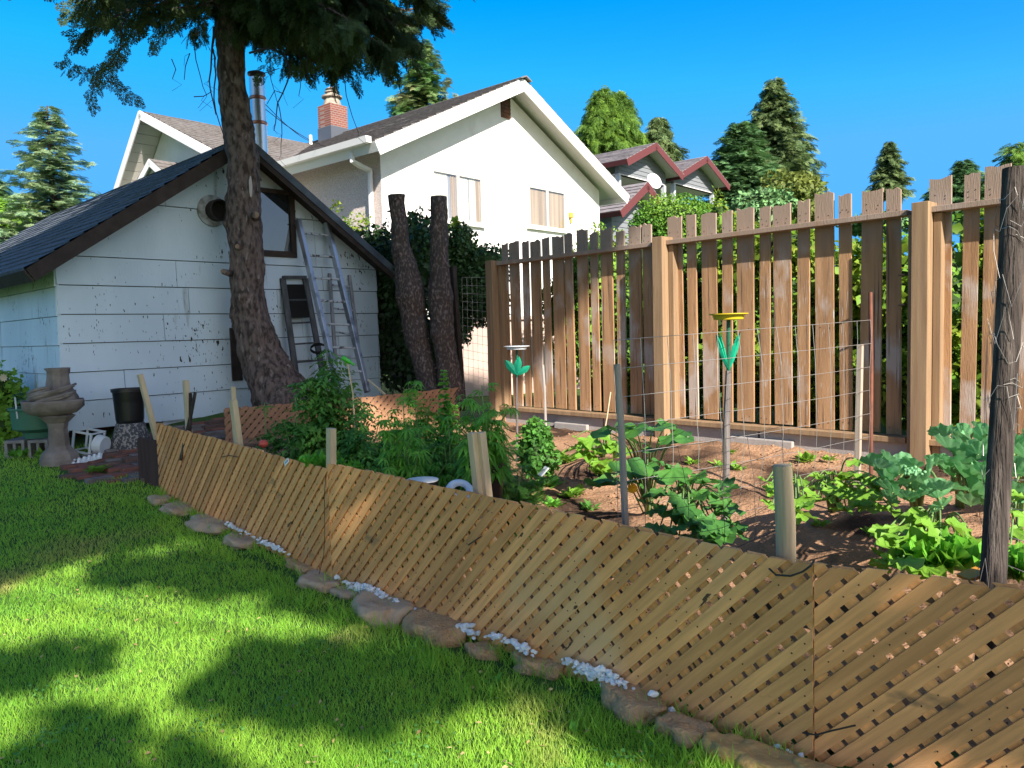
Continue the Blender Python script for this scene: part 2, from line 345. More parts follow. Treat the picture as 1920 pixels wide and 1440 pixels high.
# garden soil sheet
st = .05; sx0, sy0 = -3.3, .3; SNX, SNY = int(8.9 / st), int(10.6 / st); sv = {}; svl = []; sf = []
def soil_h(x, y):
    d = lat_side(x, y)
    return hgt(x, y) + .012 + (.035 * noise.noise(Vector((x * 2.1, y * 2.1, 0))) + .022 * noise.noise(Vector((x * 7, y * 7, 1))) + .012 * noise.noise(Vector((x * 19, y * 19, 2)))) * sstep(.0, .3, d)
inside = lambda x, y: lat_side(x, y) > .06 and fence_side(x, y) > -.12 and x > -2.95 and y < 9.9 - .0 * x and x < 5.4
for j in range(SNY):
    for i in range(SNX):
        x, y = sx0 + i * st, sy0 + j * st
        if inside(x + st / 2, y + st / 2):
            q = []
            for a, b in ((i, j), (i + 1, j), (i + 1, j + 1), (i, j + 1)):
                if (a, b) not in sv:
                    sv[(a, b)] = len(svl); X, Y = sx0 + a * st, sy0 + b * st; svl.append((X, Y, soil_h(X, Y)))
                q.append(sv[(a, b)])
            sf.append(tuple(q))
tag(MB().add(svl, sf).build("garden_soil", m_soil, smooth=True), kind="structure")
# clods lying on the soil
cl = MB(); k = 0
for _ in range(5200):
    x, y = random.uniform(-2.9, 4.5), random.uniform(1.2, 9.4)
    if not inside(x, y): continue
    if noise.noise(Vector((x * .9, y * .9, 5))) < -.05: continue
    r = random.uniform(.006, .02) * (1.5 if random.random() < .1 else 1)
    cl.blob((x, y, soil_h(x, y) + r * .2), (r, r * random.uniform(.6, 1), r * .7), .5, 1.5, 1, seed=random.random() * 50, rot=random.random() * 6)
tag(cl.build("soil_clods", m_soil), "loose brown lumps of earth strewn over the vegetable bed", "earth", kind="stuff")
# ================================================================== shed
m_side = mat("siding_paint", (.62, .72, .79), col2=(.52, .62, .69), scale=1.6, stretch=(1, 1, .35), rough=.6, bump=.15, bscale=50)
layer(m_side, (.30, .33, .33), .66, .1, scale=7, stretch=(1, 1, .15), mask=.9, seed=4)
layer(m_side, (.035, .035, .03), .715, .012, scale=30, detail=3, stretch=(1, 1, .45), mask=1.1, seed=1)
layer(m_side, (.05, .045, .04), .735, .012, scale=60, detail=2, stretch=(1, 1, .25), mask=2.0, seed=7)
m_dkwood = mat("dark_brown_board", (.032, .022, .018), col2=(.05, .036, .03), scale=9, rough=.8, bump=.3, bscale=40)
m_shing = mat("blue_grey_shingle", (.07, .085, .11), col2=(.11, .125, .15), scale=14, rough=.95, bump=.7, bscale=120)
m_black = mat("black_gap", (.01, .01, .01), rough=.9)
m_found = mat("painted_footing", (.5, .53, .55), col2=(.35, .37, .38), scale=5, rough=.9, bump=.3)
D0 = 8.0; c0 = P(123, 805, D0); SU = Vector((.694, .72, 0)).normalized()
SHED = Frame((c0.x, c0.y, 0), SU); SB = Vector((-SHED.n.x, -SHED.n.y, 0))   # SB: towards the back
SW_, SL_, EAVE, RIDGE = 4.05, 7.0, 2.34, 3.74; zb = .49; pit = (RIDGE - EAVE) / (SW_ / 2)
shed = thing("garden_shed", "white painted garden shed with lapped peeling siding and a blue grey shingle gable roof", "shed", SHED.pt(SW_ / 2, .25, -SL_ / 2))
# front wall courses
w = MB()
outline = [(0, zb), (SW_, zb), (SW_, EAVE), (SW_ / 2, RIDGE), (0, EAVE)]
courses = [zb + .305 * i for i in range(6)] + [EAVE - .02, 2.93, RIDGE + .05]
rr = random.Random(3)
for i in range(len(courses) - 1):
    z0, z1 = courses[i], courses[i + 1]
    joints = [0.0]
    while joints[-1] < SW_: joints.append(joints[-1] + rr.uniform(1.1, 2.0))
    if i % 2: joints = [0.0] + [j - .5 for j in joints[1:]]
    joints = [j for j in joints if j < SW_ - .3] + [SW_]
    for a, b in zip(joints[:-1], joints[1:]):
        ply = clip_poly(outline, a + .003, b - .003, z0, z1 - .009)
        if not ply: continue
        n0 = len(w.v); dz = rr.uniform(-.002, .002)
        # lapped: bottom edge stands 14 mm proud, top 3 mm
        vs = [SHED.pt(s, t, .020 - .016 * min(1, (t - z0) / (z1 - z0)) + dz) for s, t in ply] + [SHED.pt(s, t, -.03) for s, t in ply]
        n = len(ply); w.add(vs, [tuple(range(n)), tuple(range(2 * n - 1, n - 1, -1))] + [((q + 1) % n, q, q + n, (q + 1) % n + n) for q in range(n)])
# left wall courses and plain hidden walls
LF = Frame(SHED.pt(0, 0, 0) + SB * SL_, -SB, n=-SU)      # runs from the back to the front-left corner
for i in range(6):
    z0 = zb - .02 + .305 * i; z1 = z0 + .305
    for a, b in zip(np.arange(0, SL_, 1.4), np.arange(0, SL_, 1.4) + 1.4):
        b = min(b, SL_); n0 = len(w.v)
        vs = [LF.pt(s, t, .016 - .012 * min(1, max(0, (t - z0) / (z1 - z0)))) for s, t in ((a + .002, z0), (b - .002, z0), (b - .002, z1 - .007), (a + .002, z1 - .007))] + [LF.pt(s, t, -.03) for s, t in ((a, z0), (b, z0), (b, z1), (a, z1))]
        w.add(vs, [(0, 1, 2, 3), (7, 6, 5, 4), (1, 0, 4, 5), (2, 1, 5, 6), (3, 2, 6, 7), (0, 3, 7, 4)])
BF = Frame(SHED.pt(0, 0, 0) + SB * (SL_ - .05), SU, n=SHED.n)
w.prism(BF, outline, -.05, 0); w.m = 1; w.prism(SHED, outline, -.06, -.031); w.box(LF, 0, SL_, zb - .02, EAVE - .1, -.06, -.031); w.m = 0
w.box(Frame(SHED.pt(SW_ - .04, 0, 0), SB, n=SU), .04, SL_, zb, EAVE, -.02, .02)
w.build("wall", [m_side, m_dkwood], shed)
ft = MB(); ft.box(SHED, 1.0, SW_ - .02, .05, zb - .003, -.14, -.004); ft.box(LF, .1, SL_ - .5, .05, zb - .025, -.16, -.004)
ft.build("footing", m_found, shed)
cs = MB(); cs.box(SHED, .03, 1.0, .1, zb, -.5, -.35); cs.build("crawl_space", mat("rusty_dark", (.05, .02, .012), rough=.9), shed)
# roof: two slopes with overlapping shingle courses
oh, of, th = .34, .30, .05
def slope_frame(left):
    e = Vector((0, 0, 0)); ln = math.hypot(SW_ / 2, RIDGE - EAVE)
    o = SHED.pt(SW_ / 2, RIDGE + .03, of)
    down = (SU * (-1 if left else 1) * SW_ / 2 + Vector((0, 0, EAVE - RIDGE))).normalized()
    return o, down, ln + oh * 1.25
rf = MB(); fb = MB(); sh = MB()
for left in (True, False):
    o, down, ln = slope_frame(left); n = SB.cross(down).normalized(); n = n if n.z > 0 else -n
    fr = Frame(o, SB, down, n); L = SL_ + of + .2
    rf.box(fr, 0, L, .0, ln, -th, 0)
    nr = 17
    for i in range(nr):
        a = ln * i / nr; b = ln * (i + 1) / nr
        vs = []; segs = 40
        for j in range(segs + 1):
            x = L * j / segs - .02; wv = .012 * noise.noise(Vector((x * 1.3, a, 3 + left)))
            vs += [fr.pt(x, a - .02, .006 + wv), fr.pt(x, b + .012 * noise.noise(Vector((x * 3, b * 5, 1))), .024 + wv), fr.pt(x, b + .004, -.002)]
        fs = []
        for j in range(segs):
            k = j * 3; fs += [(k, k + 3, k + 4, k + 1), (k + 1, k + 4, k + 5, k + 2)]
        sh.add(vs, fs)
    # barge board along the front rake, eave board, sagging shingle edge
    fb.box(fr, -.028, -.002, .02, ln - .01, -.135, .004); fb.box(fr, -.02, L, ln, ln + .02, -.13, .0)
rf.build("roof_deck", m_dkwood, shed)
sh.build("roof", m_shing, shed)
m_barge = mat("slate_blue_board", (.10, .125, .15), col2=(.06, .07, .085), scale=5, rough=.8)
fbo = fb.build("barge_board", m_dkwood, shed)
edge = MB(); o, down, ln = slope_frame(False); n = SB.cross(down).normalized(); n = n if n.z > 0 else -n; fr = Frame(o, SB, down, n)
edge.box(fr, -.045, -.029, 0, ln, -.075, .012); edge.build("metal_edge", m_barge, shed)
ra = MB(); o, down, ln = slope_frame(True); n = SB.cross(down).normalized(); n = n if n.z > 0 else -n; frl = Frame(o, SB, down, n)
for i in range(6):   # rafter tails along the right overhang
    ra.box(fr, .5 + i * 1.1, .55 + i * 1.1, ln - .45, ln - .03, -.15, -.051)
ra.build("rafter_tail", m_dkwood, shed)
# window
m_glass = mat("window_glass", (.02, .025, .03), rough=.03, spec=.9); m_glass.node_tree.nodes['P'].inputs['Metallic'].default_value = .0; m_glass.node_tree.nodes['P'].inputs['Coat Weight'].default_value = 0.0; m_glass.node_tree.nodes['P'].inputs['IOR'].default_value = 1.7
a0, b1 = SHED.hit(436, 346); a1, b0 = SHED.hit(554, 484)
wf = MB()
for q in ((a0, a1, b0, b0 + .075), (a0, a1, b1 - .055, b1), (a0, a0 + .075, b0 + .075, b1 - .055), (a1 - .075, a1, b0 + .075, b1 - .055)): wf.box(SHED, *q, .0, .05)
wfo = wf.build("window", m_dkwood, shed, bevel=.004)
wg = MB(); wg.box(SHED, a0 + .075, a1 - .075, b0 + .075, b1 - .055, .019, .024); wg.build("pane", m_glass, wfo)
# round vent with flange
m_flange = mat("worn_metal_flange", (.42, .44, .45), col2=(.16, .14, .12), scale=12, rough=.5)
va, vb = SHED.hit(397, 396); vc = SHED.pt(va, vb, .02)
def ring_pts(fr, a, b, d, r, seg=24): return [fr.pt(a + math.cos(2 * math.pi * k / seg) * r, b + math.sin(2 * math.pi * k / seg) * r, d) for k in range(seg)]
def rings(mb, fr, a, b, prof, seg=24, close=False):
    base = len(mb.v); vs = []
    for r, d in prof: vs += ring_pts(fr, a, b, d, max(r, .0005), seg)
    fs = []
    for i in range(len(prof) - 1):
        for k in range(seg): k2 = (k + 1) % seg; fs.append((i * seg + k, i * seg + k2, (i + 1) * seg + k2, (i + 1) * seg + k))
    mb.add(vs, fs)
v = MB(); rings(v, SHED, va, vb, [(.185, .01), (.185, .032), (.17, .036), (.10, .04)]); vo = v.build("vent_flange", m_flange, shed, smooth='auto')
v = MB(); rings(v, SHED, va + .03, vb, [(.125, .035), (.125, .16), (.11, .165), (.105, .16), (.1, .05), (0, .045)]); v.build("vent_pipe", mat("sooty_pipe", (.03, .025, .022), rough=.7), shed, smooth='auto')
# small dark plank fixed on the wall
a0, b1 = SHED.hit(428, 615); a1, b0 = SHED.hit(452, 713)
pl = MB(); pl.box(SHED, a0, a1, b0, b1, .022, .05); o = pl.build("dark_plank", m_dkwood, bevel=.003); recenter(o); tag(o, "short dark plank fixed upright on the shed wall left of the crooked trunk", "plank")
# steel stove pipe on the shed roof
m_steel = mat("bright_steel", (.80, .86, .92), rough=.38, metal=1.0, col2=(.5, .56, .62), scale=3, stretch=(6, 6, .2))
m_copper = mat("coppery_band", (.55, .22, .14), rough=.35, metal=.8)
sp0 = P(488, 285, 11.0); top = P(481, 147, 11.0); sr = .105
stove = thing("stove_pipe", "shiny steel stove pipe with two reddish bands rising behind the shed ridge", "flue pipe", (sp0.x, sp0.y, sp0.z - .5))
MB().lathe((sp0.x, sp0.y, 0), [(sr, sp0.z - .5), (sr, top.z)], 28).build("pipe", m_steel, stove, smooth='auto')
for py in (185, 232):
    z = P(486, py, 11.0).z; MB().lathe((sp0.x, sp0.y, z), [(sr + .002, -.025), (sr + .012, -.015), (sr + .012, .015), (sr + .002, .025)], 28).build("band", m_copper, stove, smooth='auto')
MB().lathe((sp0.x, sp0.y, top.z + .001), [(sr * .8, 0), (sr * .8, .04), (sr * 1.15, .042), (sr * 1.15, .07), (sr * .4, .10)], 28).build("cap", mat("sooty_cap", (.05, .03, .028), rough=.6, metal=.5), stove, smooth='auto')
# ================================================================== big white house
m_stucco = mat("white_stucco", (.78, .75, .72), col2=(.72, .69, .65), scale=2, rough=.95, bump=.9, bscale=45, bdist=.015)
layer(m_stucco, (.56, .51, .47), .60, .12, scale=.8, stretch=(1, 1, .5), seed=2)
m_pebble = mat("pebble_dash", (.62, .55, .51), col2=(.42, .34, .31), scale=55, detail=2, ramp=(.45, .6), rough=.95, bump=.8, bscale=90)
m_white = mat("white_trim_paint", (.72, .70, .68), rough=.5); m_wfr = mat("window_frame_paint", (.50, .48, .46), rough=.5); m_soffit = mat("soffit_board", (.62, .57, .53), rough=.8)
m_roofh = mat("brown_grey_asphalt_shingle", (.11, .098, .092), col2=(.20, .18, .17), scale=9, detail=10, ramp=(.3, .7), rough=.95, bump=.8, bscale=40)
HD = 17.0; hc = P(712, 275, HD); HU = Vector((.653, .757, 0)).normalized()
H = Frame((hc.x, hc.y, 0), HU); HB = Vector((-H.n.x, -H.n.y, 0))
cr = H.hit(1124, 400); HWd = cr[0]; HE, HR = 5.52, 7.55; HPit = (HR - HE) / (HWd / 2); WL = 9.5
house = thing("white_house", "large white stucco house with a broad gable, brown shingle roof and white rake boards", "house", H.pt(HWd / 2, 0, -4))
hw = MB(); out = [(0, -.2), (HWd, -.2), (HWd, HE), (HWd / 2, HR), (0, HE)]
hw.prism(H, out, -.25, 0); hw.build("wall", m_stucco, house)
sidef = Frame(H.pt(0, 0, 0) + HB * WL, -HB, n=-HU)
s2 = MB(); s2.box(sidef, 0, WL - .001, -.2, HE + .1, -.25, 0); s2.build("side_wall", m_pebble, house)
s3 = MB(); s3.box(Frame(H.pt(HWd, 0, -.25), HB, n=HU), 0, WL, -.2, HE, -.25, -.001); s3.build("side_wall", m_stucco, house)
# roof of the front wing
def gable_roof(fr, back, wd, ez, rz, L, of, oh, th, m_top, m_under, m_fascia, root, fas=.24, gut=True, name="roof"):
    """fr: facade frame (u across), back: direction away; slopes, soffits, rake boards"""
    top = MB(); un = MB(); fa = MB()
    for left in (True, False):
        o = fr.pt(wd / 2, rz, of); down = (fr.u * (-1 if left else 1) * wd / 2 + Vector((0, 0, ez - rz))).normalized(); ln = math.hypot(wd / 2, rz - ez) + oh * math.hypot(1, (rz - ez) / (wd / 2))
        n = back.cross(down).normalized(); n = n if n.z > 0 else -n; s = Frame(o, back, down, n)
        nr = max(6, int(ln / .28)); segs = 24; vs = []; fs = []
        for i in range(nr):
            a = ln * i / nr; b = ln * (i + 1) / nr; k0 = len(vs)
            for j in range(segs + 1):
                x = L * j / segs - .03
                vs += [s.pt(x, a, .055 + .01 * noise.noise(Vector((x, a * 2, 1)))), s.pt(x, b + .02, .085 + .015 * noise.noise(Vector((x * 2, b * 3, 1)))), s.pt(x, b + .02, .05)]
            for j in range(segs):
                k = k0 + j * 3; fs += [(k, k + 3, k + 4, k + 1), (k + 1, k + 4, k + 5, k + 2)]
            fs.append((k0, k0 + 1, k0 + 2))
        top.add(vs, fs)
        un.box(s, .004, L, 0, ln, -.0, .05)
        fa.box(s, -.03, -.002, -.0 if left else .0, ln + .02, -fas, .052)
        fa.box(s, -.03, L, ln + .002, ln + .03, -.16, .05)
    r = top.build(name, m_top, root, smooth=False); un.build("soffit", m_under, root); fa.build("rake_board", m_fascia, root); return r
gable_roof(H, HB, HWd, HE + .12, HR + .12, WL, .62, .62, .05, m_roofh, m_soffit, m_white, house)
rc = MB(); fr_c = Frame(H.pt(HWd / 2, HR + .12, .66), HU)
for sg in (-1, 1): rc.bar(H.pt(HWd / 2 + sg * .10, HR + .17, .74), H.pt(HWd / 2 + sg * .10, HR + .17, -WL + .6), .24, .03, up=Vector((HU.x * sg * .42, HU.y * sg * .42, 1)).normalized())
rc.build('ridge_cap', m_roofh, house)
# gable vent
a0, b1 = H.hit(938, 178); a1, b0 = H.hit(955, 224)
m_rust = mat("rusty_brown_panel", (.16, .07, .04), col2=(.05, .03, .03), scale=4, rough=.8)
gv_ = MB(); gv_.box(H, a0, a1, b0, b1, .0, .05)
for i in range(6):
    t = b0 + (b1 - b0) * (i + .5) / 6; gv_.box(H, a0 + .02, a1 - .02, t - .02, t + .01, .05, .075)
gv_.build("gable_vent", m_rust, house)
m_curt = mat("cream_curtain", (.50, .40, .28), col2=(.30, .22, .14), scale=9, stretch=(1, 1, .02), rough=.9)
m_blind = mat("white_blind", (.62, .58, .48), rough=.8)
m_hglass = mat("house_glass", (.5, .55, .6), rough=.05, spec=.6)
def make_glass(m):
    n = m.node_tree.nodes; l = m.node_tree.links; g1 = n.new('ShaderNodeBsdfGlossy'); g1.inputs['Roughness'].default_value = .02; t = n.new('ShaderNodeBsdfTransparent'); ms = n.new('ShaderNodeMixShader'); ms.inputs[0].default_value = .14
    l.new(t.outputs[0], ms.inputs[1]); l.new(g1.outputs[0], ms.inputs[2]); l.new(ms.outputs[0], n['Material Output'].inputs[0]); return m
make_glass(m_hglass)
def slider(fr, root, pxa, pya, pxb, pyb, curt, name="window"):
    a0, b1 = fr.hit(pxa, pya); a1, b0 = fr.hit(pxb, pyb); wfm = MB(); t = .06; mid = (a0 + a1) / 2
    for q in ((a0, a1, b0, b0 + t), (a0, a1, b1 - t, b1), (a0, a0 + t, b0 + t, b1 - t), (a1 - t, a1, b0 + t, b1 - t), (mid - t * .7, mid + t * .7, b0 + t, b1 - t)): wfm.box(fr, *q, .001, .07)
    wo = wfm.build(name, m_wfr, root)
    MB().box(fr, a0 - .06, a1 + .06, b0 - .06, b0 - .002, .001, .10).build("sill", m_white, wo)
    MB().box(fr, a0 + t, mid - t * .7, b0 + t, b1 - t, .046, .05).box(fr, mid + t * .7, a1 - t, b0 + t, b1 - t, .046, .05).build("pane", m_hglass, wo)
    c = MB(); c.box(fr, a0 + t, a1 - t, b0 + t, b1 - t, .002, .006)     # dark room behind
    if curt:
        for (u0, u1, mi) in curt:
            n = int(max(2, (u1 - u0) * 24)); A0 = a0 + t + (a1 - a0 - 2 * t) * u0; A1 = a0 + t + (a1 - a0 - 2 * t) * u1; vs = []
            for i in range(n * 4 + 1):
                a = A0 + (A1 - A0) * i / (n * 4); d = .02 + .012 * math.sin(i * math.pi / 2)
                vs += [fr.pt(a, b0 + t, d), fr.pt(a, b1 - t - (.0 if mi == 1 else .0), d)]
            c.m = mi; c.add(vs, [(2 * i, 2 * i + 2, 2 * i + 3, 2 * i + 1) for i in range(n * 4)]); c.m = 0
    c.build("curtain", [mat("room_" + name, (.30, .31, .34), rough=.9), m_curt, m_blind], wo); return wo
slider(H, house, 806, 316, 903, 423, [(0.0, .30, 2), (.36, .46, 1), (.52, .74, 2), (.76, .90, 2), (.9, 1, 1)])
slider(H, house, 987, 347, 1058, 434, [(0, .46, 1), (.53, 1, 1)])
# yellow box by the second window
a0, b0 = H.hit(1068, 404); yb = MB(); yb.box(H, a0 - .07, a0 + .07, b0 - .08, b0 + .08, .001, .10); yb.box(H, a0 - .03, a0 + .02, b0 - .24, b0 - .091, .02, .08)
yb.build("meter_box", mat("dull_yellow", (.55, .36, .06), rough=.5), house, bevel=.03)
# gutter and downspout on the side wall
go_ = MB(); gl = []
ez = HE - .17; gx = H.pt(-.70, 0, .55)
gf_ = Frame(Vector((gx.x, gx.y, 0)), HB, n=-HU)
go_.prism(Frame(Vector((gx.x, gx.y, 0)), -HU, n=-HB), [(-.02, ez), (.10, ez), (.13, ez + .13), (-.02, ez + .13)], -WL, .0)
go_.build("gutter", m_white, house)
dp = [P(661, 290, 17.4), P(664, 300, 17.4), P(686, 308, 17.3), P(694, 322, 17.3)]
e = sidef.hit(694, 330, .07); dpt = sidef.pt(e[0], e[1], .07); e2 = sidef.hit(660, 291, .62); tpt = sidef.pt(e2[0], e2[1], .62)
ds = MB(); ds.tube([tpt + Vector((0, 0, .05)), tpt + Vector((0, 0, -.12)), tpt + (dpt - tpt) * .35 + Vector((0, 0, -.05)), dpt + Vector((0, 0, .12)), dpt + Vector((0, 0, -.1)), Vector((dpt.x, dpt.y, 0))], .06, 10)
ds.build("downspout", m_white, house, smooth='auto')
# main body behind: ridge along HU, gable end facing left
gz = P(262, 207, 20.6); bodyn = -HU
BW = Frame(Vector((gz.x, gz.y, 0)) + HB * 3.9, -HB, n=-HU)        # u runs from the far eave to the near eave
RZ = gz.z - .12; NE, FE = 3.95, 3.1                             # near and far half widths
b_out = [(3.9 - FE, 0), (3.9 + NE, 0), (3.9 + NE, RZ - .45 * NE), (3.9, RZ), (3.9 - FE, RZ - .98 * FE)]
bw = MB(); bw.prism(BW, b_out, -12, -.7); bw.build("wing_wall", m_stucco, house)
rf2 = MB(); un2 = MB(); fa2 = MB()
for (half, sl_, sg) in ((NE + .45, .45, 1), (FE + .5, .98, -1)):
    o = BW.pt(3.9, RZ + .06, 0); down = (BW.u * sg + Vector((0, 0, -sl_))).normalized(); ln = half * math.hypot(1, sl_); n = HU.cross(down); n = n if n.z > 0 else -n; s = Frame(o, HU, down, n)
    nr = int(ln / .28); 
    for i in range(nr):
        a = ln * i / nr; b = ln * (i + 1) / nr; vs = []
        for j in range(17):
            x = 12 * j / 16; vs += [s.pt(x, a, .055 + .012 * noise.noise(Vector((x, a, 4)))), s.pt(x, b + .02, .085 + .02 * noise.noise(Vector((x * 2, b, 4)))), s.pt(x, b + .02, .05)]
        rf2.add(vs, [q for j in range(16) for q in ((j * 3, j * 3 + 3, j * 3 + 4, j * 3 + 1), (j * 3 + 1, j * 3 + 4, j * 3 + 5, j * 3 + 2))])
    un2.box(s, 0, 12, 0, ln, -.0, .05)
    for k in range(int(ln / .3)): un2.box(s, 0.0, .69, k * .3 + .01, k * .3 + .29, -.018, -.001)
    fa2.box(s, -.03, -.002, 0, ln, -.16, .06)
rf2.build("roof", m_roofh, house); un2.build("soffit", m_soffit, house); fa2.build("rake_board", m_white, house)
# small bay roof under that gable
bz = P(290, 299, 19.6); BY = Frame(Vector((bz.x, bz.y, 0)), -HB, n=-HU)
by = MB(); by.prism(BY, [(-1.1, 2), (1.1, 2), (1.1, bz.z - .75), (0, bz.z - .08), (-1.1, bz.z - .75)], -1.2, 0); byo = by.build("bay", m_white, house)
byg = MB(); byg.prism(BY, [(-.7, bz.z - 1.3), (.7, bz.z - 1.3), (.7, bz.z - .68), (0, bz.z - .26), (-.7, bz.z - .68)], .001, .02); byg.build("bay_panel", mat("grey_panel", (.32, .34, .36), rough=.7), byo)
gable_roof(Frame(BY.pt(-1.1, 0, 0), BY.u, n=BY.n), HU, 2.2, bz.z - .72, bz.z - .05, 2.2, .12, .2, .05, m_roofh, m_soffit, m_white, house, fas=.12, name="bay_roof")
# brick chimney at the roof crossing
m_brick = mat("red_brick", (.42, .16, .11), rough=.9, bump=.3)
def brickify(m, c1, c2, mort, sc=1.0, bw=.2, rh=.067):
    n = m.node_tree.nodes; l = m.node_tree.links; b = n['P']; tc = n.new('ShaderNodeTexCoord'); sp = n.new('ShaderNodeSeparateXYZ'); l.new(tc.outputs['Object'], sp.inputs[0]); ad = n.new('ShaderNodeMath'); l.new(sp.outputs[0], ad.inputs[0]); l.new(sp.outputs[1], ad.inputs[1])
    cb = n.new('ShaderNodeCombineXYZ'); l.new(ad.outputs[0], cb.inputs[0]); l.new(sp.outputs[2], cb.inputs[1]); bk = n.new('ShaderNodeTexBrick'); bk.inputs['Color1'].default_value = (*c1, 1); bk.inputs['Color2'].default_value = (*c2, 1); bk.inputs['Mortar'].default_value = (*mort, 1)
    bk.inputs['Scale'].default_value = sc; bk.inputs['Mortar Size'].default_value = .012; bk.inputs['Brick Width'].default_value = bw; bk.inputs['Row Height'].default_value = rh; l.new(cb.outputs[0], bk.inputs['Vector']); l.new(bk.outputs[0], b.inputs['Base Color'])
brickify(m_brick, (.22, .065, .04), (.15, .05, .04), (.22, .16, .14))
ch0 = P(626, 268, 24.4); c1_ = P(626, 200, 24.4); c2_ = P(624, 181, 24.4); CF = Frame((ch0.x, ch0.y, 0), HU); CF.o = CF.o - HU * .34 + H.n * .34
chim = thing("brick_chimney", "red brick chimney with a stone cap and grey metal base where the house roofs meet", "chimney", (ch0.x, ch0.y, ch0.z - .6))
MB().box(CF, .0, .68, ch0.z - .8, P(626, 242, 24.4).z, -.68, 0).build("flashing", mat("lead_flashing", (.10, .11, .13), rough=.5, metal=.3), chim)
MB().box(CF, .02, .66, P(626, 242, 24.4).z, c1_.z, -.66, -.02).build("stack", m_brick, chim)
cc = CF.pt(.34, 0, -.34)
MB().lathe((cc.x, cc.y, 0), [(.30, c1_.z), (.22, c2_.z - .06), (.32, c2_.z - .05), (.32, c2_.z), (.2, c2_.z + .01), (.16, c2_.z + .1), (.22, c2_.z + .11), (.22, c2_.z + .14), (.13, c2_.z + .15), (.13, c2_.z + .2), (.2, c2_.z + .21), (.1, c2_.z + .27)], 12).build("cap", mat("tan_stone_cap", (.42, .35, .27), col2=(.2, .17, .14), scale=6, rough=.9), chim, smooth='auto')
vp = P(583, 272, 24.3); o = MB().lathe((vp.x, vp.y, vp.z - .2), [(.1, 0), (.06, .12), (.05, .14), (.05, .5), (.04, .5)], 12).build("roof_vent_pipe", m_white, smooth='auto'); recenter(o); tag(o, "small white vent pipe on the brown house roof left of the chimney", "vent pipe")
# ================================================================== grey house with red trim
m_gsid = mat("grey_lap_siding", (.175, .185, .20), rough=.7); m_red = mat("dull_red_trim", (.115, .032, .032), rough=.6); m_gsid2 = m_gsid
m_roofg = mat("grey_asphalt_shingle", (.16, .145, .15), col2=(.24, .21, .21), scale=5, detail=8, rough=.95, bump=.5)
GU = HU.copy(); GDp = 34.0
grey = thing("grey_house", "grey lap sided house with three stepped gables trimmed in dull red", "house", P(1250, 500, 36))
def lap_wall(fr, outline, name, root, d=0, back=.2, course=.2):
    m = MB(); zs = [p[1] for p in outline]; z = min(zs)
    m.prism(fr, outline, d - back, d - .03)
    while z < max(zs):
        q = clip_poly(outline, -50, 50, z, z + course)
        if len(q) >= 3:
            n = len(q); vs = [fr.pt(s, t, d + .0 - .028 * min(1, (t - z) / course)) for s, t in q] + [fr.pt(s, t, d - .035) for s, t in q]
            m.add(vs, [tuple(range(n))] + [((k + 1) % n, k, k + n, (k + 1) % n + n) for k in range(n)])
        z += course
    return m.build(name, m_gsid, root)
def red_gable(pxl, pyl, pxr, pyr, pxa, pya, depth, L, porch=None, fo=.55):
    """left/right eave tips and apex in the picture; depth of the left tip"""
    e0 = P(pxl, pyl, depth); fr0 = Frame((e0.x, e0.y, 0), GU); fr0.o = Vector((e0.x, e0.y, 0))
    ar = fr0.hit(pxr, pyr); aa = fr0.hit(pxa, pya); Wd = ar[0]; ez = e0.z; rz = aa[1] + .0
    fr0.o = fr0.o - fr0.n * fo
    inset = .45; sl = (rz - ez) / (Wd / 2)
    gr = Frame(fr0.pt(inset, 0, 0), GU)
    gable_roof(gr, -Vector(gr.n), Wd - 2 * inset, ez + sl * inset, rz, L, fo, inset, .05, m_roofg, m_soffit, m_red, grey, fas=.26)
    w_ = Wd - 2 * inset; e2 = ez + sl * inset - .06
    if porch:
        pz0, pz1 = porch
        lap_wall(gr, [(0, pz1), (w_, pz1), (w_, e2), (w_ / 2, rz - .06), (0, e2)], "gable_wall", grey)
        lap_wall(gr, [(0.3, 0), (w_, 0), (w_, pz1), (.3, pz1)], "wall", grey, d=-2.4)
        lap_wall(gr, [(0, 0), (w_, 0), (w_, pz0), (0, pz0)], "wall", grey)
        MB().box(Frame(gr.pt(0, 0, 0), GU, Vector((-gr.n.x, -gr.n.y, 0)), Vector((0, 0, 1))), 0, w_, .001, 2.4, pz1 + .0, pz1 + .05).build("porch_ceiling", m_soffit, grey)
        pcm = mat("pale_grey_trim", (.45, .48, .5))
        for qa in (0, w_ - .16): MB().box(gr, qa, qa + .16, pz0, pz1 - .001, -.2, .01).build("corner_post", pcm, grey)
    else:
        lap_wall(gr, [(0, 0), (w_, 0), (w_, e2), (w_ / 2, rz - .06), (0, e2)], "gable_wall", grey)
    sd = Frame(gr.pt(0, 0, 0) - gr.n * L, gr.n, n=-GU); lap_wall(sd, [(0, 0), (L - 1.2 if porch else L, 0), (L - 1.2 if porch else L, e2), (0, e2)], "side_wall", grey)
    return gr, w_, e2
g1 = red_gable(1175, 300, 1281, 325, 1229, 269, 34, 8, porch=(5.9, 8.25), fo=.7)
g2 = red_gable(1279, 324, 1368, 346, 1327, 295, 38.5, 8, porch=(6.2, 8.6), fo=.7)
g3 = red_gable(1163, 397, 1262, 374, 1237, 349, 29.5, 9, fo=.7)
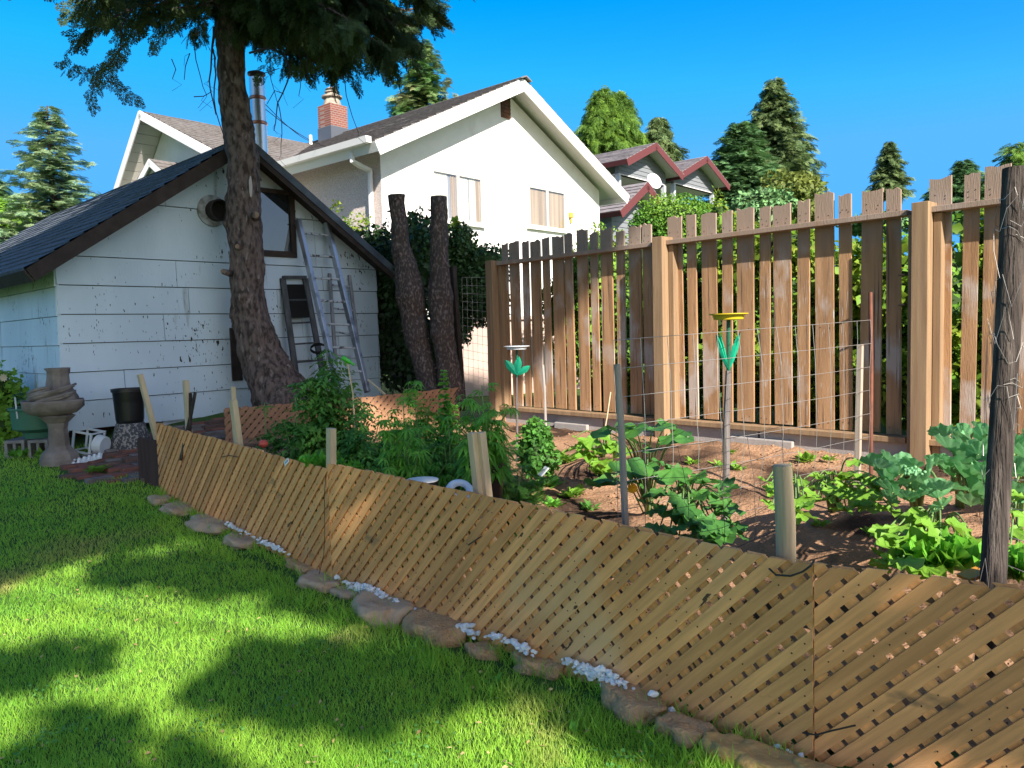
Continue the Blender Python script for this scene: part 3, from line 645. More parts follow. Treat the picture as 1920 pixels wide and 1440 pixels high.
# satellite dish standing on the lower roof
dc = P(1226, 340, 31.5); dish = thing("satellite_dish", "round white satellite dish above the lower red trimmed roof", "satellite dish", dc - Vector((0, 0, .5)))
DFm = Frame(dc, Vector((.75, .66, 0)), n=Vector((.45, -.75, .25))); DFm.n = Vector((.4, -.8, .3)).normalized(); DFm.u = Vector((.8, .4, 0)).normalized(); DFm.n = (DFm.n - DFm.u * DFm.n.dot(DFm.u)).normalized(); DFm.v = DFm.n.cross(DFm.u)
dm = MB(); rings(dm, DFm, 0, 0, [(.34, .04), (.33, .045), (.2, .0), (.0, -.02)], 28); rings(dm, DFm, 0, 0, [(.34, .04), (.33, .03), (.2, -.015), (.0, -.035)], 28); dm.build("dish", m_white, dish, smooth='auto')
MB().tube([DFm.pt(0, -.05, -.04), dc + Vector((.1, .15, -.7))], .03, 8).tube([DFm.pt(0, -.3, .02), DFm.pt(0, -.12, .34)], .012, 6).build("arm", mat("grey_tube", (.3, .3, .3), metal=.6, rough=.5), dish)
# low wall / pinkish garage wall seen past the stumps
gw0 = P(862, 700, 14.5); gwf = Frame((gw0.x, gw0.y, 0), Vector((1, .25, 0))); o = MB(); o.box(gwf, -.8, 3, -.1, 1.62, -.2, 0); o.box(gwf, -.9, 3.05, 1.62, 1.68, -.3, .06)
o = o.build("garage_wall", mat("pinkish_plaster", (.55, .40, .33), col2=(.42, .32, .28), scale=2, rough=.9)); recenter(o); tag(o, "low pinkish plaster wall seen through the gap left of the tall fence", "wall")

cb = MB()
for (a, b, da, db) in (((498, 196), (604, 268), 11.0, 24.5), ((498, 205), (640, 277), 11.0, 23.5)):
    p, q = P(*a, da), P(*b, db); cb.tube([p + (q - p) * t - Vector((0, 0, .35 * 4 * t * (1 - t) * .5)) for t in [i / 12 for i in range(13)]], .006, 5)
o = cb.build("overhead_cable", m_black); recenter(o); tag(o, "two thin cables running from the stove pipe towards the house roof", "cable")
# ================================================================== tall picket fence
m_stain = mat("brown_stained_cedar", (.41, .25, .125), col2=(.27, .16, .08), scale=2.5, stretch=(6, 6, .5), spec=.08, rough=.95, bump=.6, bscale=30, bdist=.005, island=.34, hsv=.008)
layer(m_stain, (.44, .35, .29), .53, .10, scale=2.2, stretch=(1.2, 1.2, .9), detail=5, seed=2)
layer(m_stain, (.50, .43, .38), .68, .10, scale=14, stretch=(6, 6, .45), mask=.9, seed=5)
layer(m_stain, (.12, .085, .065), .60, .08, scale=5, stretch=(8, 8, .25), seed=9)
zwear_shade(m_stain, (.29, .22, .175), 1.98, 2.18, .7)  # worn board tops, and painted darkening where the rail's shadow falls
m_stain2 = mat("tan_stained_post", (.31, .205, .115), col2=(.22, .14, .08), scale=3, stretch=(8, 8, .4), rough=.8, bump=.35, bscale=30, bdist=.003)
layer(m_stain2, (.20, .12, .06), .62, .06, scale=8, stretch=(8, 8, .3), seed=4)
m_conc = mat("grey_concrete", (.33, .30, .28), col2=(.40, .36, .34), scale=3, rough=.95, bump=.3, bscale=60)
m_nail = mat("nail_iron", (.03, .025, .02), rough=.6)
fence = thing("picket_fence", "tall brown stained fence of ragged upright boards with gaps on a low concrete wall", "fence", FENCE.pt(1.2, .3, 0))
LEDGE, RAILZ = .475, 2.245; posts = [-2 * SEC * .98, -SEC * .98, 0.0, SEC * .88, SEC * 1.93]
# section limits measured in the photograph
posts = [-3.6, -2.10, 0.0, None, None]
posts[3] = FENCE.hit(1243, 600)[0]; posts[4] = FENCE.hit(931, 600)[0]
rr = random.Random(11)
def board_poly(a, w, z0, z1, r):
    n = 5; top = [(a + w - w * i / (n - 1), z1 + r.uniform(-.018, .012)) for i in range(n)]
    return [(a, z0), (a + w, z0)] + top
sections = [(posts[0], -2.10), (-2.02, 0), (0, posts[3]), (posts[3], posts[4])]
for k, (s0, s1) in enumerate(sections):
    if k == 0: continue
    L = s1 - s0; a = s0 + .14; b = s1 - .02
    rl = MB(); rl.prism(FENCE, [(s0 + .06, RAILZ - .035), (s1 + .02, RAILZ - .035), (s1 + .02, RAILZ + .008), (s0 + .06, RAILZ + .008)], -.02, .095)
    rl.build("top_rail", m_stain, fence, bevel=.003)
    MB().box(FENCE, s0 + .06, s1 + .02, LEDGE - .045, LEDGE, -.05, .10).build("bottom_rail", m_stain2, fence, bevel=.003)
    n = max(1, round((b - a) / .186)); pitch = (b - a) / n; wide = True
    pos = a
    for i in range(n):
        wd = (.160 if i % 2 else .104); step = pitch * (1.16 if i % 2 else .84)
        wj = wd * rr.uniform(.93, 1.07); zt = 2.455 + rr.uniform(-.035, .03) + (.03 if i % 2 else 0)
        if k == 3: zt -= .0
        mb = MB(); x0 = pos + rr.uniform(0, .012); d = rr.uniform(-.004, .004); lean = rr.uniform(-.008, .008)
        poly = board_poly(x0, wj, LEDGE + rr.uniform(.002, .02), zt, rr); poly = [(p[0] + lean * (p[1] - .5), p[1]) for p in poly]
        mb.prism(FENCE, poly, -.045 + d, -.022 + d); mb.m = 1
        for zn in (RAILZ + .05, LEDGE + .06, 1.35 if rr.random() < .3 else RAILZ + .09):
            for xa in (.25, .75): xx = x0 + wj * xa + lean * (zn - .5) + rr.uniform(-.01, .01); zz = zn + rr.uniform(-.02, .02); mb.box(FENCE, xx - .003, xx + .003, zz - .003, zz + .003, -.0219 + d, -.0195 + d)
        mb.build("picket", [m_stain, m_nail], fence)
        pos += step
for i, s in enumerate([-2.10, 0, posts[3], posts[4]]):
    z0 = .12; pb = MB()
    pb.box(FENCE, s - .115, s + .005, z0, RAILZ + .045 - .02 * (i > 2), -.03, .16); pb.box(FENCE, s - .175, s - .118, z0 + .1, RAILZ - .04, -.04, .06)
    pb.box(FENCE, s + .008, s + .04, z0 + .1, RAILZ - .04, -.04, .125)
    pb.build("post", m_stain2, fence, bevel=.004)
# iron hinge pins on a post
hp = MB()
for z in (1.52, 1.75): hp.tube([FENCE.pt(.045, z, .13), FENCE.pt(.10, z, .15)], .008, 6)
hp.build("hook", mat("dark_iron", (.03, .025, .02), rough=.5, metal=.6), fence)
cw = MB()
for s0, s1 in ((-3.6, -1.5), (-1.49, 1.35), (1.36, 3.2), (3.21, posts[4] + .1)): cw.box(FENCE, s0, s1 - .01, -.1, LEDGE - .048, -.12, .05 + rr.uniform(-.003, .003))
o = cw.build("concrete_wall", m_conc, bevel=.006); recenter(o); tag(o, "low grey concrete wall running under the tall board fence", "wall")
m_pc = mat("pale_concrete", (.33, .30, .28), rough=.95, bump=.3, scale=5)
for s0, s1, h, lb_ in ((1.0, 1.62, .03, "pale footing strip at the foot of the concrete wall behind the wire mesh"), (2.1, 2.75, .0, "pale footing strip under the concrete wall just left of the second fence post"), (3.4, 3.9, .02, "pale footing strip at the foot of the concrete wall near the white plate feeder")):
    o = MB().box(FENCE, s0, s1, .1, hgt(FENCE.pt(s0, 0).x, FENCE.pt(s0, 0).y) + .045 + h, .0515, .10).build("concrete_footing", m_pc, bevel=.01); recenter(o); tag(o, lb_, "footing", "footing strips along the concrete wall")
# ================================================================== lattice panels
m_lat = mat("tan_stained_lattice", (.80, .385, .15), col2=(.60, .285, .11), scale=3.0, stretch=(1, 14, 1), coords='UV', rough=.75, bump=.5, bscale=22, bdist=.003, island=.24)
layer(m_lat, (.72, .42, .21), .56, .15, scale=1.3, detail=3, coords='Object', seed=4)
layer(m_lat, (.10, .055, .03), .70, .015, scale=6, stretch=(1, 3, 1), coords='UV', detail=4, seed=6)
layer(m_lat, (.22, .13, .07), .665, .07, scale=2.4, stretch=(1, 1, 2.2), coords='Object', seed=11, detail=6)
SWD, SPI = .0445, .0632
def lattice(name, p0, p1, zt0, zt1, zb0, zb1, label, group, flip=1, seed=0, warp=.003, mt=None, lean=0.0):
    """diagonal strips, front layer rising to the right, back layer the other way"""
    p0 = Vector(p0); p1 = Vector(p1); d = (p1 - p0); L = d.length; fr = Frame((p0.x, p0.y, 0), (d.x, d.y, 0))
    Hh = max(zt0, zt1) - min(zb0, zb1) + .02; r = random.Random(seed); mb = MB(); isl = 0
    zt = lambda a: zt0 + (zt1 - zt0) * a / L
    zbf = lambda a: zb0 + (zb1 - zb0) * a / L
    base = min(zb0, zb1)
    for layer_, sgn, dd in ((0, 1, .0), (1, -1, -.0105)):
        c = -Hh * 1.2; ca, sa = math.cos(math.radians(45)), math.sin(math.radians(45)) * sgn
        span = (L + Hh) * 1.0
        k = -int(Hh / SPI) - 3
        while k * SPI * 1.4142 < L + Hh + .3:
            off = k * SPI * 1.4142 + r.uniform(-.003, .003)   # intercept on the bottom edge
            k += 1
            w = SWD * r.uniform(.96, 1.04); ux, uy = ca, sa; nx_, ny_ = -sa, ca
            ox = off if sgn > 0 else off; S = Hh * 1.5 + .2
            if sgn > 0: o_ = (off, base)
            else: o_ = (off, base)
            A = (o_[0] - ux * .1 * sgn - nx_ * w / 2, o_[1] - uy * .1 * sgn - ny_ * w / 2)
            q = []
            for (t, s_) in ((-.2, -1), (S, -1), (S, 1), (-.2, 1)) if sgn > 0 else ((-S, -1), (.2, -1), (.2, 1), (-S, 1)):
                q.append((o_[0] + ux * t + nx_ * w / 2 * s_, o_[1] + uy * t + ny_ * w / 2 * s_))
            e = r.uniform(-.006, .006)
            q = clip_poly(q, 0.0, L, -9, 9)
            if q:   # sloped top and bottom edges
                kx = (zt1 - zt0) / L; q = clip_half(q, -kx, 1, zt0 + e)
            if q:
                kx = (zb1 - zb0) / L; q = clip_half(q, kx, -1, -zb0)
            if not q: continue
            u0 = r.uniform(0, 50)
            def uv(a, b): return (((a - o_[0]) * ux + (b - o_[1]) * uy) + u0, ((a - o_[0]) * nx_ + (b - o_[1]) * ny_) + u0 * .37)
            n0 = len(mb.v); tw = r.uniform(-.0018, .0018)
            mb.prism(fr, q, dd - .0065 + tw, dd + tw, uv)
    # gentle warp along the panel
    nv = []
    for v in mb.v:
        a = (Vector(v) - fr.o).dot(fr.u); z = v[2]
        wv = warp * math.sin(a * 2.1 + seed) + warp * .6 * noise.noise(Vector((a * 1.3, z * 2, seed))) - lean * (z - base)
        q = Vector(v) + fr.n * wv; nv.append((q.x, q.y, q.z + .012 * noise.noise(Vector((a * .9, seed, 2)))))
    mb.v = nv
    nl = MB(); rn = random.Random(seed + 40)
    for _ in range(int(L * 95)):
        a = rn.uniform(.02, L - .02); z = rn.uniform(zbf(a) + .02, zt(a) - .02); a = round(a / (SPI * .707)) * SPI * .707; z = base + round((z - base) / (SPI * .707)) * SPI * .707
        if z > zt(a) - .012 or a < .01 or a > L - .01: continue
        nl.box(fr, a - .0022, a + .0022, z - .0022, z + .0022, .003 + .001, .0058)
    root = thing(name, label, "lattice panel", ((p0.x + p1.x) / 2, (p0.y + p1.y) / 2, base), group)
    sp = mb.build("slats", mt or m_lat, root); nl.build("nail_heads", m_nail, sp)["kind"] = "stuff"; return root, fr
GL = "lattice panels fencing the garden from the lawn"
A_, B_, C_, D_ = LP
lr1, lf1 = lattice("lattice_panel", A_, B_, .715, .615, .07, -.065, "farthest lattice panel along the lawn, its left end by the dark brown end board", GL, seed=1)
lr2, lf2 = lattice("lattice_panel", B_ + (C_ - B_).normalized() * .004, C_, .655, .61, -.065, -.105, "long middle lattice panel along the lawn, tied to its neighbours with wire at both ends", GL, seed=2)
lr3, lf3 = lattice("lattice_panel", C_ + (D_ - C_).normalized() * .004, D_, .615, .62, -.105, -.10, "nearest lattice panel, cut off by the lower right corner of the photo", GL, seed=5)
GB = "lattice panels at the back of the garden"
bA, bM, bB = P(420, 766, 7.6), P(640, 748, 8.5), P(861, 727, 9.5)
m_lat2 = mat("reddish_stained_lattice", (.38, .205, .115), col2=(.29, .155, .085), scale=3, stretch=(1, 14, 1), coords='UV', rough=.8, island=.1)
lattice("lattice_panel", (bA.x, bA.y), (bM.x, bM.y), bA.z, bM.z, .22, .24, "shaded back lattice panel under the crooked trunk, behind the tomato plants", GB, seed=8, mt=m_lat2)
lattice("lattice_panel", (bM.x + .005, bM.y), (bB.x, bB.y), bM.z, bB.z, .24, .26, "sunlit reddish back lattice panel in front of the two cut trunks", GB, seed=9, mt=m_lat2)
# end board
m_dkred = mat("dark_red_brown_board", (.055, .025, .018), col2=(.08, .04, .03), scale=4, stretch=(5, 5, .6), rough=.8, bump=.3)
e0, e1 = P(263, 932, 6.75), P(301, 932, 6.52); et = P(263, 822, 6.75).z
o = MB().prism(Frame((e0.x, e0.y, 0), Vector((e1.x - e0.x, e1.y - e0.y, 0))), [(0, .05), ((e1 - e0).length, .05), ((e1 - e0).length, et + .0), (.03, et + .012), (0, et - .03)], -.03, 0).build("end_board", m_dkred, bevel=.003)
recenter(o); tag(o, "dark red brown board closing the far left end of the lattice", "board")
# ------------------------------------------------------------------ stakes
m_pale = mat("fresh_pine", (.62, .47, .30), col2=(.52, .38, .23), scale=4, stretch=(8, 8, .6), rough=.75, bump=.25, bscale=30)
layer(m_pale, (.30, .17, .09), .70, .02, scale=7, stretch=(1, 1, 1), seed=3)
m_greyw = mat("weathered_grey_wood", (.26, .23, .21), col2=(.36, .32, .28), scale=5, stretch=(8, 8, .5), rough=.9, bump=.5, bscale=25)
m_greyp = mat("grey_green_post", (.50, .39, .25), col2=(.36, .28, .18), scale=4, stretch=(9, 9, .6), rough=.85, bump=.5, bscale=25)
m_old = mat("old_dark_post", (.045, .035, .03), col2=(.13, .105, .09), scale=6, stretch=(7, 7, .5), ramp=(.45, .7), rough=.95, bump=1.0, bscale=18, bdist=.02)
def stake(px0, py0, px1, py1, d, w, h, m, label, name="stake", round_=False, extra=None, down=.25, d1=None, grp="stakes around the garden"):
    p = P(px0, py0, d if d1 is None else d1); q = P(px1, py1, d); dirn = (q - p).normalized(); q = q + dirn * down
    mb = MB()
    if round_: mb.tube([p, p + (q - p) * .33 + Vector((.004, 0, 0)), p + (q - p) * .66, q], [w * .47, w / 2, w / 2, w * .52], 12, jit=.1)
    else: mb.bar(q, p, w, h, up=FENCE.n)
    if extra: extra(mb, p, q)
    o = mb.build(name, m, smooth='auto' if round_ else False, bevel=0 if round_ else .003); recenter(o); tag(o, label, "stake" if name == "stake" else "post", grp); return o
stake(262, 702, 288, 800, 6.62, .06, .038, m_pale, "pale board leaning left at the far left end of the lattice")
stake(348, 713, 354, 806, 6.2, .06, .035, m_pale, "pale upright stake beside two thin dark sticks behind the lattice")
stake(357, 737, 356, 806, 6.1, .028, .028, m_old, "thin dark stick touching the pale upright stake", round_=True)
stake(366, 736, 351, 806, 6.05, .026, .026, m_old, "thin dark stick leaning across at the foot of the pale upright stake", round_=True)
stake(437, 725, 441, 820, 6.0, .035, .03, m_pale, "narrow pale stake just behind a thicker one, left end of the back lattice")
stake(437, 750, 447, 825, 5.45, .06, .04, m_pale, "pale stake with a knot in front of the left end of the back lattice")
stake(621, 803, 621, 885, 4.55, .056, .04, m_pale, "square pale stake rising from the joint beside the lettuce")
def twin(mb, p, q): mb.bar(q + RT * .041, p + RT * .041 + Vector((0, 0, .002)), .036, .04, up=FENCE.n)
stake(886, 811, 899, 935, 3.75, .042, .04, m_pale, "paired pale stakes side by side in front of the black pot", extra=twin)
stake(1157, 683, 1173, 985, 3.30, .030, .030, m_greyw, "slim grey pole holding the left edge of the wire mesh", round_=True)
stake(1466, 872, 1473, 1048, 2.62, .066, .066, m_greyp, "thick grey green round topped post behind the lattice joint", name="post", round_=True)
stake(1018, 684, 1023, 792, 8.0, .03, .03, m_greyw, "thin weathered stick standing before the tall fence near the round bush", round_=True)
stake(1145, 735, 1131, 822, 6.9, .012, .012, m_pale, "thin pinkish cane leaning on the tall fence", round_=True, name="stake")
stake(1632, 548, 1633, 885, 4.75, .026, .026, mat("rusty_pipe", (.23, .085, .05), col2=(.12, .05, .035), scale=9, rough=.7, metal=.2), "rusty red brown pipe holding the right edge of the wire mesh", round_=True)
stake(1613, 646, 1608, 870, 4.7, .034, .03, mat("bleached_lath", (.42, .34, .27), col2=(.30, .23, .18), scale=9, stretch=(9, 9, .5), rough=.9), "bleached lath stake left of the rusty pipe")
op = stake(1903, 316, 1861, 1108, 2.42, .076, .076, m_old, "tall dark weathered pole wrapped in loose wire at the right edge", name="post", round_=True, down=.3, d1=2.5)
# loose wire wrapped around the old pole
m_wire = mat("dull_wire", (.42, .39, .36), rough=.5, metal=.7); m_dwire = mat("dark_wire", (.05, .045, .04), rough=.6, metal=.4)
wr = MB(); pt, pb_ = P(1903, 316, 2.5), P(1861, 1108, 2.42)
for k in range(26):
    f = random.uniform(.02, .97); c = pt + (pb_ - pt) * f; a = random.uniform(0, 6.28); pts = []
    for j in range(7):
        a += random.uniform(.3, .7); rr_ = .042 + random.uniform(0, .012); pts.append(c + Vector((math.cos(a) * rr_, math.sin(a) * rr_, j * random.uniform(-.022, .02))))
    wr.tube(pts, .0009, 4)
o = wr.build("loose_wire", m_wire); recenter(o); tag(o, "tangle of thin wire wrapped around the tall dark pole", "wire")
# ------------------------------------------------------------------ welded wire mesh panels
def mesh_panel(c00, c10, c11, c01, nu, nv, rad, label, bulge=.05, name="wire_mesh", mtl=None, seed=0):
    r = random.Random(seed)
    def pt(u, v):
        a = c00 + (c10 - c00) * u; b = c01 + (c11 - c01) * u; q = a + (b - a) * v
        n = (c10 - c00).cross(c01 - c00).normalized(); return q + n * bulge * math.sin(u * 3.1) * math.sin(v * 2.5 + .3) + n * .012 * noise.noise(Vector((u * 5, v * 4, seed)))
    mb = MB()
    for i in range(nu + 1): mb.tube([pt(i / nu, t / 10) + Vector((0, 0, 0)) for t in range(11)], rad, 5)
    for j in range(nv + 1): mb.tube([pt(t / 18, j / nv) for t in range(19)], rad, 5)
    o = mb.build(name, mtl or m_wire); recenter(o); return tag(o, label, "wire mesh")
mesh_panel(P(1160, 1010, 3.3), P(1628, 905, 4.74), P(1632, 600, 4.74), P(1150, 638, 3.3), 13, 7, .0014, "welded wire mesh stretched between the slim grey pole and the rusty pipe", seed=1)
mesh_panel(P(1476, 985, 2.66), P(1240, 1075, 2.95), P(1205, 845, 3.15), P(1465, 800, 3.0), 4, 4, .0011, "small sagging piece of wire mesh left of the thick grey green post", seed=2, mtl=m_dwire)
mesh_panel(P(1880, 1110, 2.45), P(2010, 1170, 2.35), P(2010, 900, 2.4), P(1885, 900, 2.5), 3, 4, .0013, "wire mesh at the right edge beside the tall dark pole", seed=3)
mesh_panel(P(870, 730, 9.75), P(925, 745, 9.75), P(922, 520, 9.75), P(866, 520, 9.75), 6, 14, .002, "wire mesh closing the gap between the cut trunk and the tall fence", bulge=.01, seed=4)
mesh_panel(P(712, 760, 10.2), P(800, 770, 9.9), P(790, 590, 9.9), P(708, 590, 10.2), 8, 12, .0018, "dark wire mesh in the shade between the shed and the cut trunks", bulge=.01, seed=5, mtl=m_dwire)
# wire ties on the lattice joints
def tie(pts, label, rad=.0022):
    mb = MB(); mb.tube(pts, rad, 6); o = mb.build("wire_tie", m_dwire); recenter(o); tag(o, label, "wire tie", "wire ties on the lattice")
lt = lambda px, py, fr, off=.012: fr.pt(*fr.hit(px, py, off), off)
tie([lt(1442, 1066, lf2, .01), lt(1455, 1078, lf2, .02), lt(1482, 1080, lf2, .022), lt(1505, 1072, lf2, .022), lt(1521, 1060, lf2, .02), lt(1527, 1050, lf3, .01)], "dark wire tie looped over the top of the near lattice joint", .0035)
tie([lt(1505, 1374, lf2, .012), lt(1530, 1378, lf3, .02), lt(1560, 1370, lf3, .028), lt(1604, 1360, lf3, .04)], "dark wire tie sticking out low at the near lattice joint", .003)
tie([lt(611, 890, lf1, .01), lt(608, 930, lf1, .015), lt(609, 1000, lf1, .02), lt(607, 1040, lf1, .02), lt(598, 1078, lf1, .03)], "dark wire hanging down the joint beside the square pale stake", .0022)
tie([lt(415, 857, lf1, .01), lt(430, 854, lf1, .03), lt(446, 857, lf1, .012)], "short dark twig of wire on the farthest lattice panel", .003)
tie([lt(878, 1022, lf2, .012), lt(890, 1014, lf2, .03), lt(902, 1006, lf2, .03)], "short dark twig of wire on the middle lattice panel", .003)
# white price tag
tg = MB(); a, b = lf1.hit(537, 866, .012); tf = Frame(lf1.pt(a, b, .012), (lf1.u * .85 + Vector((0, 0, .5))).normalized(), n=lf1.n); tf.v = tf.n.cross(tf.u) * -1; tf.v = tf.v if tf.v.z > 0 else -tf.v
tg.box(tf, -.034, .034, -.014, .014, -.001, .0005)
o = tg.build("plastic_tag", mat("white_plastic", (.75, .78, .8), rough=.4))
mk = MB()
for k, x in enumerate((-.024, -.014, -.006, .003, .011, .019)): mk.box(tf, x, x + .006, -.005, .006 if k % 2 else .003, .0006, .0012)
mk.build("print", mat("blue_print", (.12, .25, .45), rough=.5), o)
tag(o, "small white plastic tag with blue print stapled near the top of the lattice", "tag")
# ================================================================== ladders
m_alu = mat("aluminium", (.50, .53, .57), rough=.35, metal=.9, col2=(.25, .27, .3), scale=6, ramp=(.5, .62)); m_dirty = mat("paint_spotted_grey", (.40, .43, .46), col2=(.06, .06, .06), scale=22, detail=4, ramp=(.56, .6), rough=.6)
m_dark = mat("dark_painted_wood", (.05, .055, .06), col2=(.10, .105, .11), scale=6, stretch=(4, 4, .7), rough=.8, bump=.3)
def on_shed(px, py, off): return SHED.pt(*SHED.hit(px, py, off), off)
def ladder(l0, l1, r0, r1, offt, offb, rungs, rw, rd, m1, m2, label, name="ladder", rr_=.016, grp="ladders leaning on the shed"):
    lt_, lb = on_shed(*l0, offt), on_shed(*l1, offb); rt_, rb = on_shed(*r0, offt), on_shed(*r1, offb)
    root = thing(name, label, "ladder", (lb + rb) / 2, grp)
    MB().bar(lb, lt_, rw, rd, up=SHED.n).build("rail", m1, root, bevel=.004); MB().bar(rb, rt_, rw, rd, up=SHED.n).build("rail", m1, root, bevel=.004)
    for t in rungs: MB().tube([lt_ + (lb - lt_) * t, rt_ + (rb - rt_) * t], rr_, 8).build("rung", m2, root, smooth='auto')
    return root, (lt_, lb, rt_, rb)
lad1, _ = ladder((558, 412), (636, 735), (612, 417), (689, 735), .08, .95, [.08 + .134 * i for i in range(7)], .05, .085, m_alu, m_dirty, "tall shiny aluminium ladder leaning on the shed wall under the window")
lad2, q2 = ladder((530, 522), (556, 710), (572, 522), (606, 705), .03, .30, [.22, .45, .66, .84], .075, .035, m_dark, m_dark, "dark painted wooden ladder left of the aluminium one", rr_=.012)
MB().bar(q2[0] + (q2[1] - q2[0]) * -.01, q2[2] + (q2[3] - q2[2]) * -.01, .04, .10, up=SHED.n).build("top_board", m_dark, lad2)
bx = MB(); lt_, lb, rt_, rb = q2; a = lt_ + (lb - lt_) * .06; b = rt_ + (rb - rt_) * .06; c = rt_ + (rb - rt_) * .40; d = lt_ + (lb - lt_) * .40
bx.add([a, b, c, d, a - SHED.n * .012, b - SHED.n * .012, c - SHED.n * .012, d - SHED.n * .012], [(3, 2, 1, 0), (4, 5, 6, 7), (0, 1, 5, 4), (1, 2, 6, 5), (2, 3, 7, 6), (3, 0, 4, 7)]); bx.build("back_panel", m_black, lad2)
lad3, _ = ladder((618, 513), (630, 690), (655, 516), (678, 700), .03, .42, [.12, .37, .62, .86], .045, .03, mat("greyed_wood", (.30, .31, .33), col2=(.2, .2, .21), scale=5, stretch=(4, 4, .6), rough=.85), m_dirty, "grey weathered step ladder behind the right rail of the aluminium ladder", rr_=.013)
# coil of dark rubber hanging on a rung
hc_ = on_shed(597, 652, .45); cf = Frame(hc_, SU, n=SHED.n); o = MB()
for k in range(3): o.tube([cf.pt(math.cos(a / 16 * 6.283) * (.11 + .008 * k), math.sin(a / 16 * 6.283) * .055 - .01 * k, .01 * k) for a in range(17)], .008, 6)
o = o.build("hose_coil", m_black, smooth=True); recenter(o); tag(o, "small coil of black hose hung low on the ladders", "hose")
# ================================================================== flower shaped bird feeders
m_green = mat("green_paint", (.01, .30, .17), rough=.5); m_dgreen = mat("dark_green_stem", (.015, .09, .05), rough=.5)
m_old2 = mat('rough_dark_stick', (.12, .10, .095), col2=(.18, .16, .15), scale=6, stretch=(8, 8, .5), rough=.9, bump=.6, bscale=25)
def feeder(base, top, depth, dishr, dishcol, label, leaves, leafbase, low_m, low_r):
    b = P(*base, depth); t = P(*top, depth); lb = P(*leafbase, depth); root = thing("bird_feeder", label, "bird feeder", (b.x, b.y, b.z - .1), "flower shaped feeders in the garden")
    MB().tube([b - Vector((0, 0, .2)), b + (lb - b) * .3 + Vector((.006, 0, 0)), b + (lb - b) * .6, lb], [low_r * 1.1, low_r, low_r * 1.05, low_r * .8], 10, jit=.12).build("stake", low_m, root, smooth='auto')
    MB().tube([lb - Vector((0, 0, .02)), t], .011, 8).build("stem", m_dgreen, root, smooth='auto')
    for (px, py, w) in leaves:
        tip = P(px, py, depth - .01); d = tip - lb; s = d.cross(FW).normalized() * w; mb = MB(); m1 = lb + d * .55; nn = FW * -.004
        prof = [(0, .25), (.3, .8), (.6, 1.0), (.85, .6), (1.0, .05)]; fr_ = []; vs = []
        for f, ww in prof: vs += [lb + d * f - s * ww / 2, lb + d * f + nn * 3, lb + d * f + s * ww / 2]
        n = len(vs); vs += [v - nn for v in vs]; fs = []
        for i in range(4):
            for k in (0, 1): q = i * 3 + k; fs += [(q, q + 1, q + 4, q + 3), (n + q, n + q + 3, n + q + 4, n + q + 1)]
            fs += [(i * 3, i * 3 + 3, n + i * 3 + 3, n + i * 3), (i * 3 + 2, n + i * 3 + 2, n + i * 3 + 5, i * 3 + 5)]
        mb.add(vs, fs).build("leaf", m_green, root)
    MB().lathe(t, [(dishr * .35, -.004), (dishr * .75, 0), (dishr * .80, .022), (dishr, .026), (dishr, .031), (dishr * .78, .028), (dishr * .72, .008), (.005, .006)], 32).build("dish", dishcol, root, smooth='auto'); return root
feeder((968, 838), (969, 655), 7.0, .118, mat("white_plate", (.6, .63, .66), rough=.4), "flower shaped feeder with a white plate and broad green leaves before the fence", [(947, 675, .07), (973, 668, .07), (994, 686, .06)], (969, 703), m_old2, .011)
feeder((1357, 938), (1366, 599), 4.0, .100, mat("mustard_plate", (.50, .36, .015), rough=.5), "flower shaped feeder with a mustard yellow plate on a rough grey stick", [(1343, 628, .03), (1349, 626, .02), (1387, 624, .034)], (1366, 695), m_old2, .018)
# ================================================================== left corner of the yard
m_fount = mat("aged_concrete", (.165, .135, .115), col2=(.26, .22, .19), scale=7, detail=8, rough=.95, bump=.9, bscale=35)
fb_ = G(113, 868); fz = fb_.z - .01; fs_ = (P(113, 690, fb_.y).z - fz) / .97
fo = thing("garden_fountain", "brown cast stone garden fountain with a tree stump top over a wide shell bowl", "fountain", (fb_.x, fb_.y, fz))
S_ = lambda prof: [(r * fs_, z * fs_) for r, z in prof]
MB().lathe((fb_.x, fb_.y, fz), S_([(.185, 0), (.185, .05), (.16, .12), (.125, .15), (.10, .19), (.088, .36), (.10, .42), (.15, .47), (.17, .49), (.15, .50)]), 8, ang=.3).build("pedestal", m_fount, fo)
MB().lathe((fb_.x - .035, fb_.y, fz), S_([(.12, .495), (.19, .52), (.235, .58), (.25, .64), (.245, .655), (.225, .64), (.17, .57), (.01, .56)]), 40, sx=1.18, jit=.10, flute=.03).build("bowl", m_fount, fo, smooth=True)
MB().lathe((fb_.x + .035, fb_.y, fz), S_([(.17, .60), (.165, .68), (.13, .74), (.105, .80), (.095, .88), (.10, .94), (.115, .97), (.10, .972), (.085, .93), (.01, .92)]), 32, jit=.22, flute=.03).build("stump_top", m_fount, fo, smooth=True)
rt = MB()
for k in range(9):
    a0 = random.uniform(2.2, 4.2); pts = []
    for j in range(9):
        a = a0 + j * .34; r_ = (.235 - .004 * j) * fs_; pts.append(Vector((fb_.x + .0 + math.cos(a) * r_ * 1.05, fb_.y + math.sin(a) * r_, fz + fs_ * (.57 + .018 * j + .012 * k + random.uniform(-.008, .008)))))
    rt.tube(pts, [.012 + .006 * math.sin(j * .4) for j in range(9)], 7)
rt.build("root_relief", m_fount, fo, smooth=True)
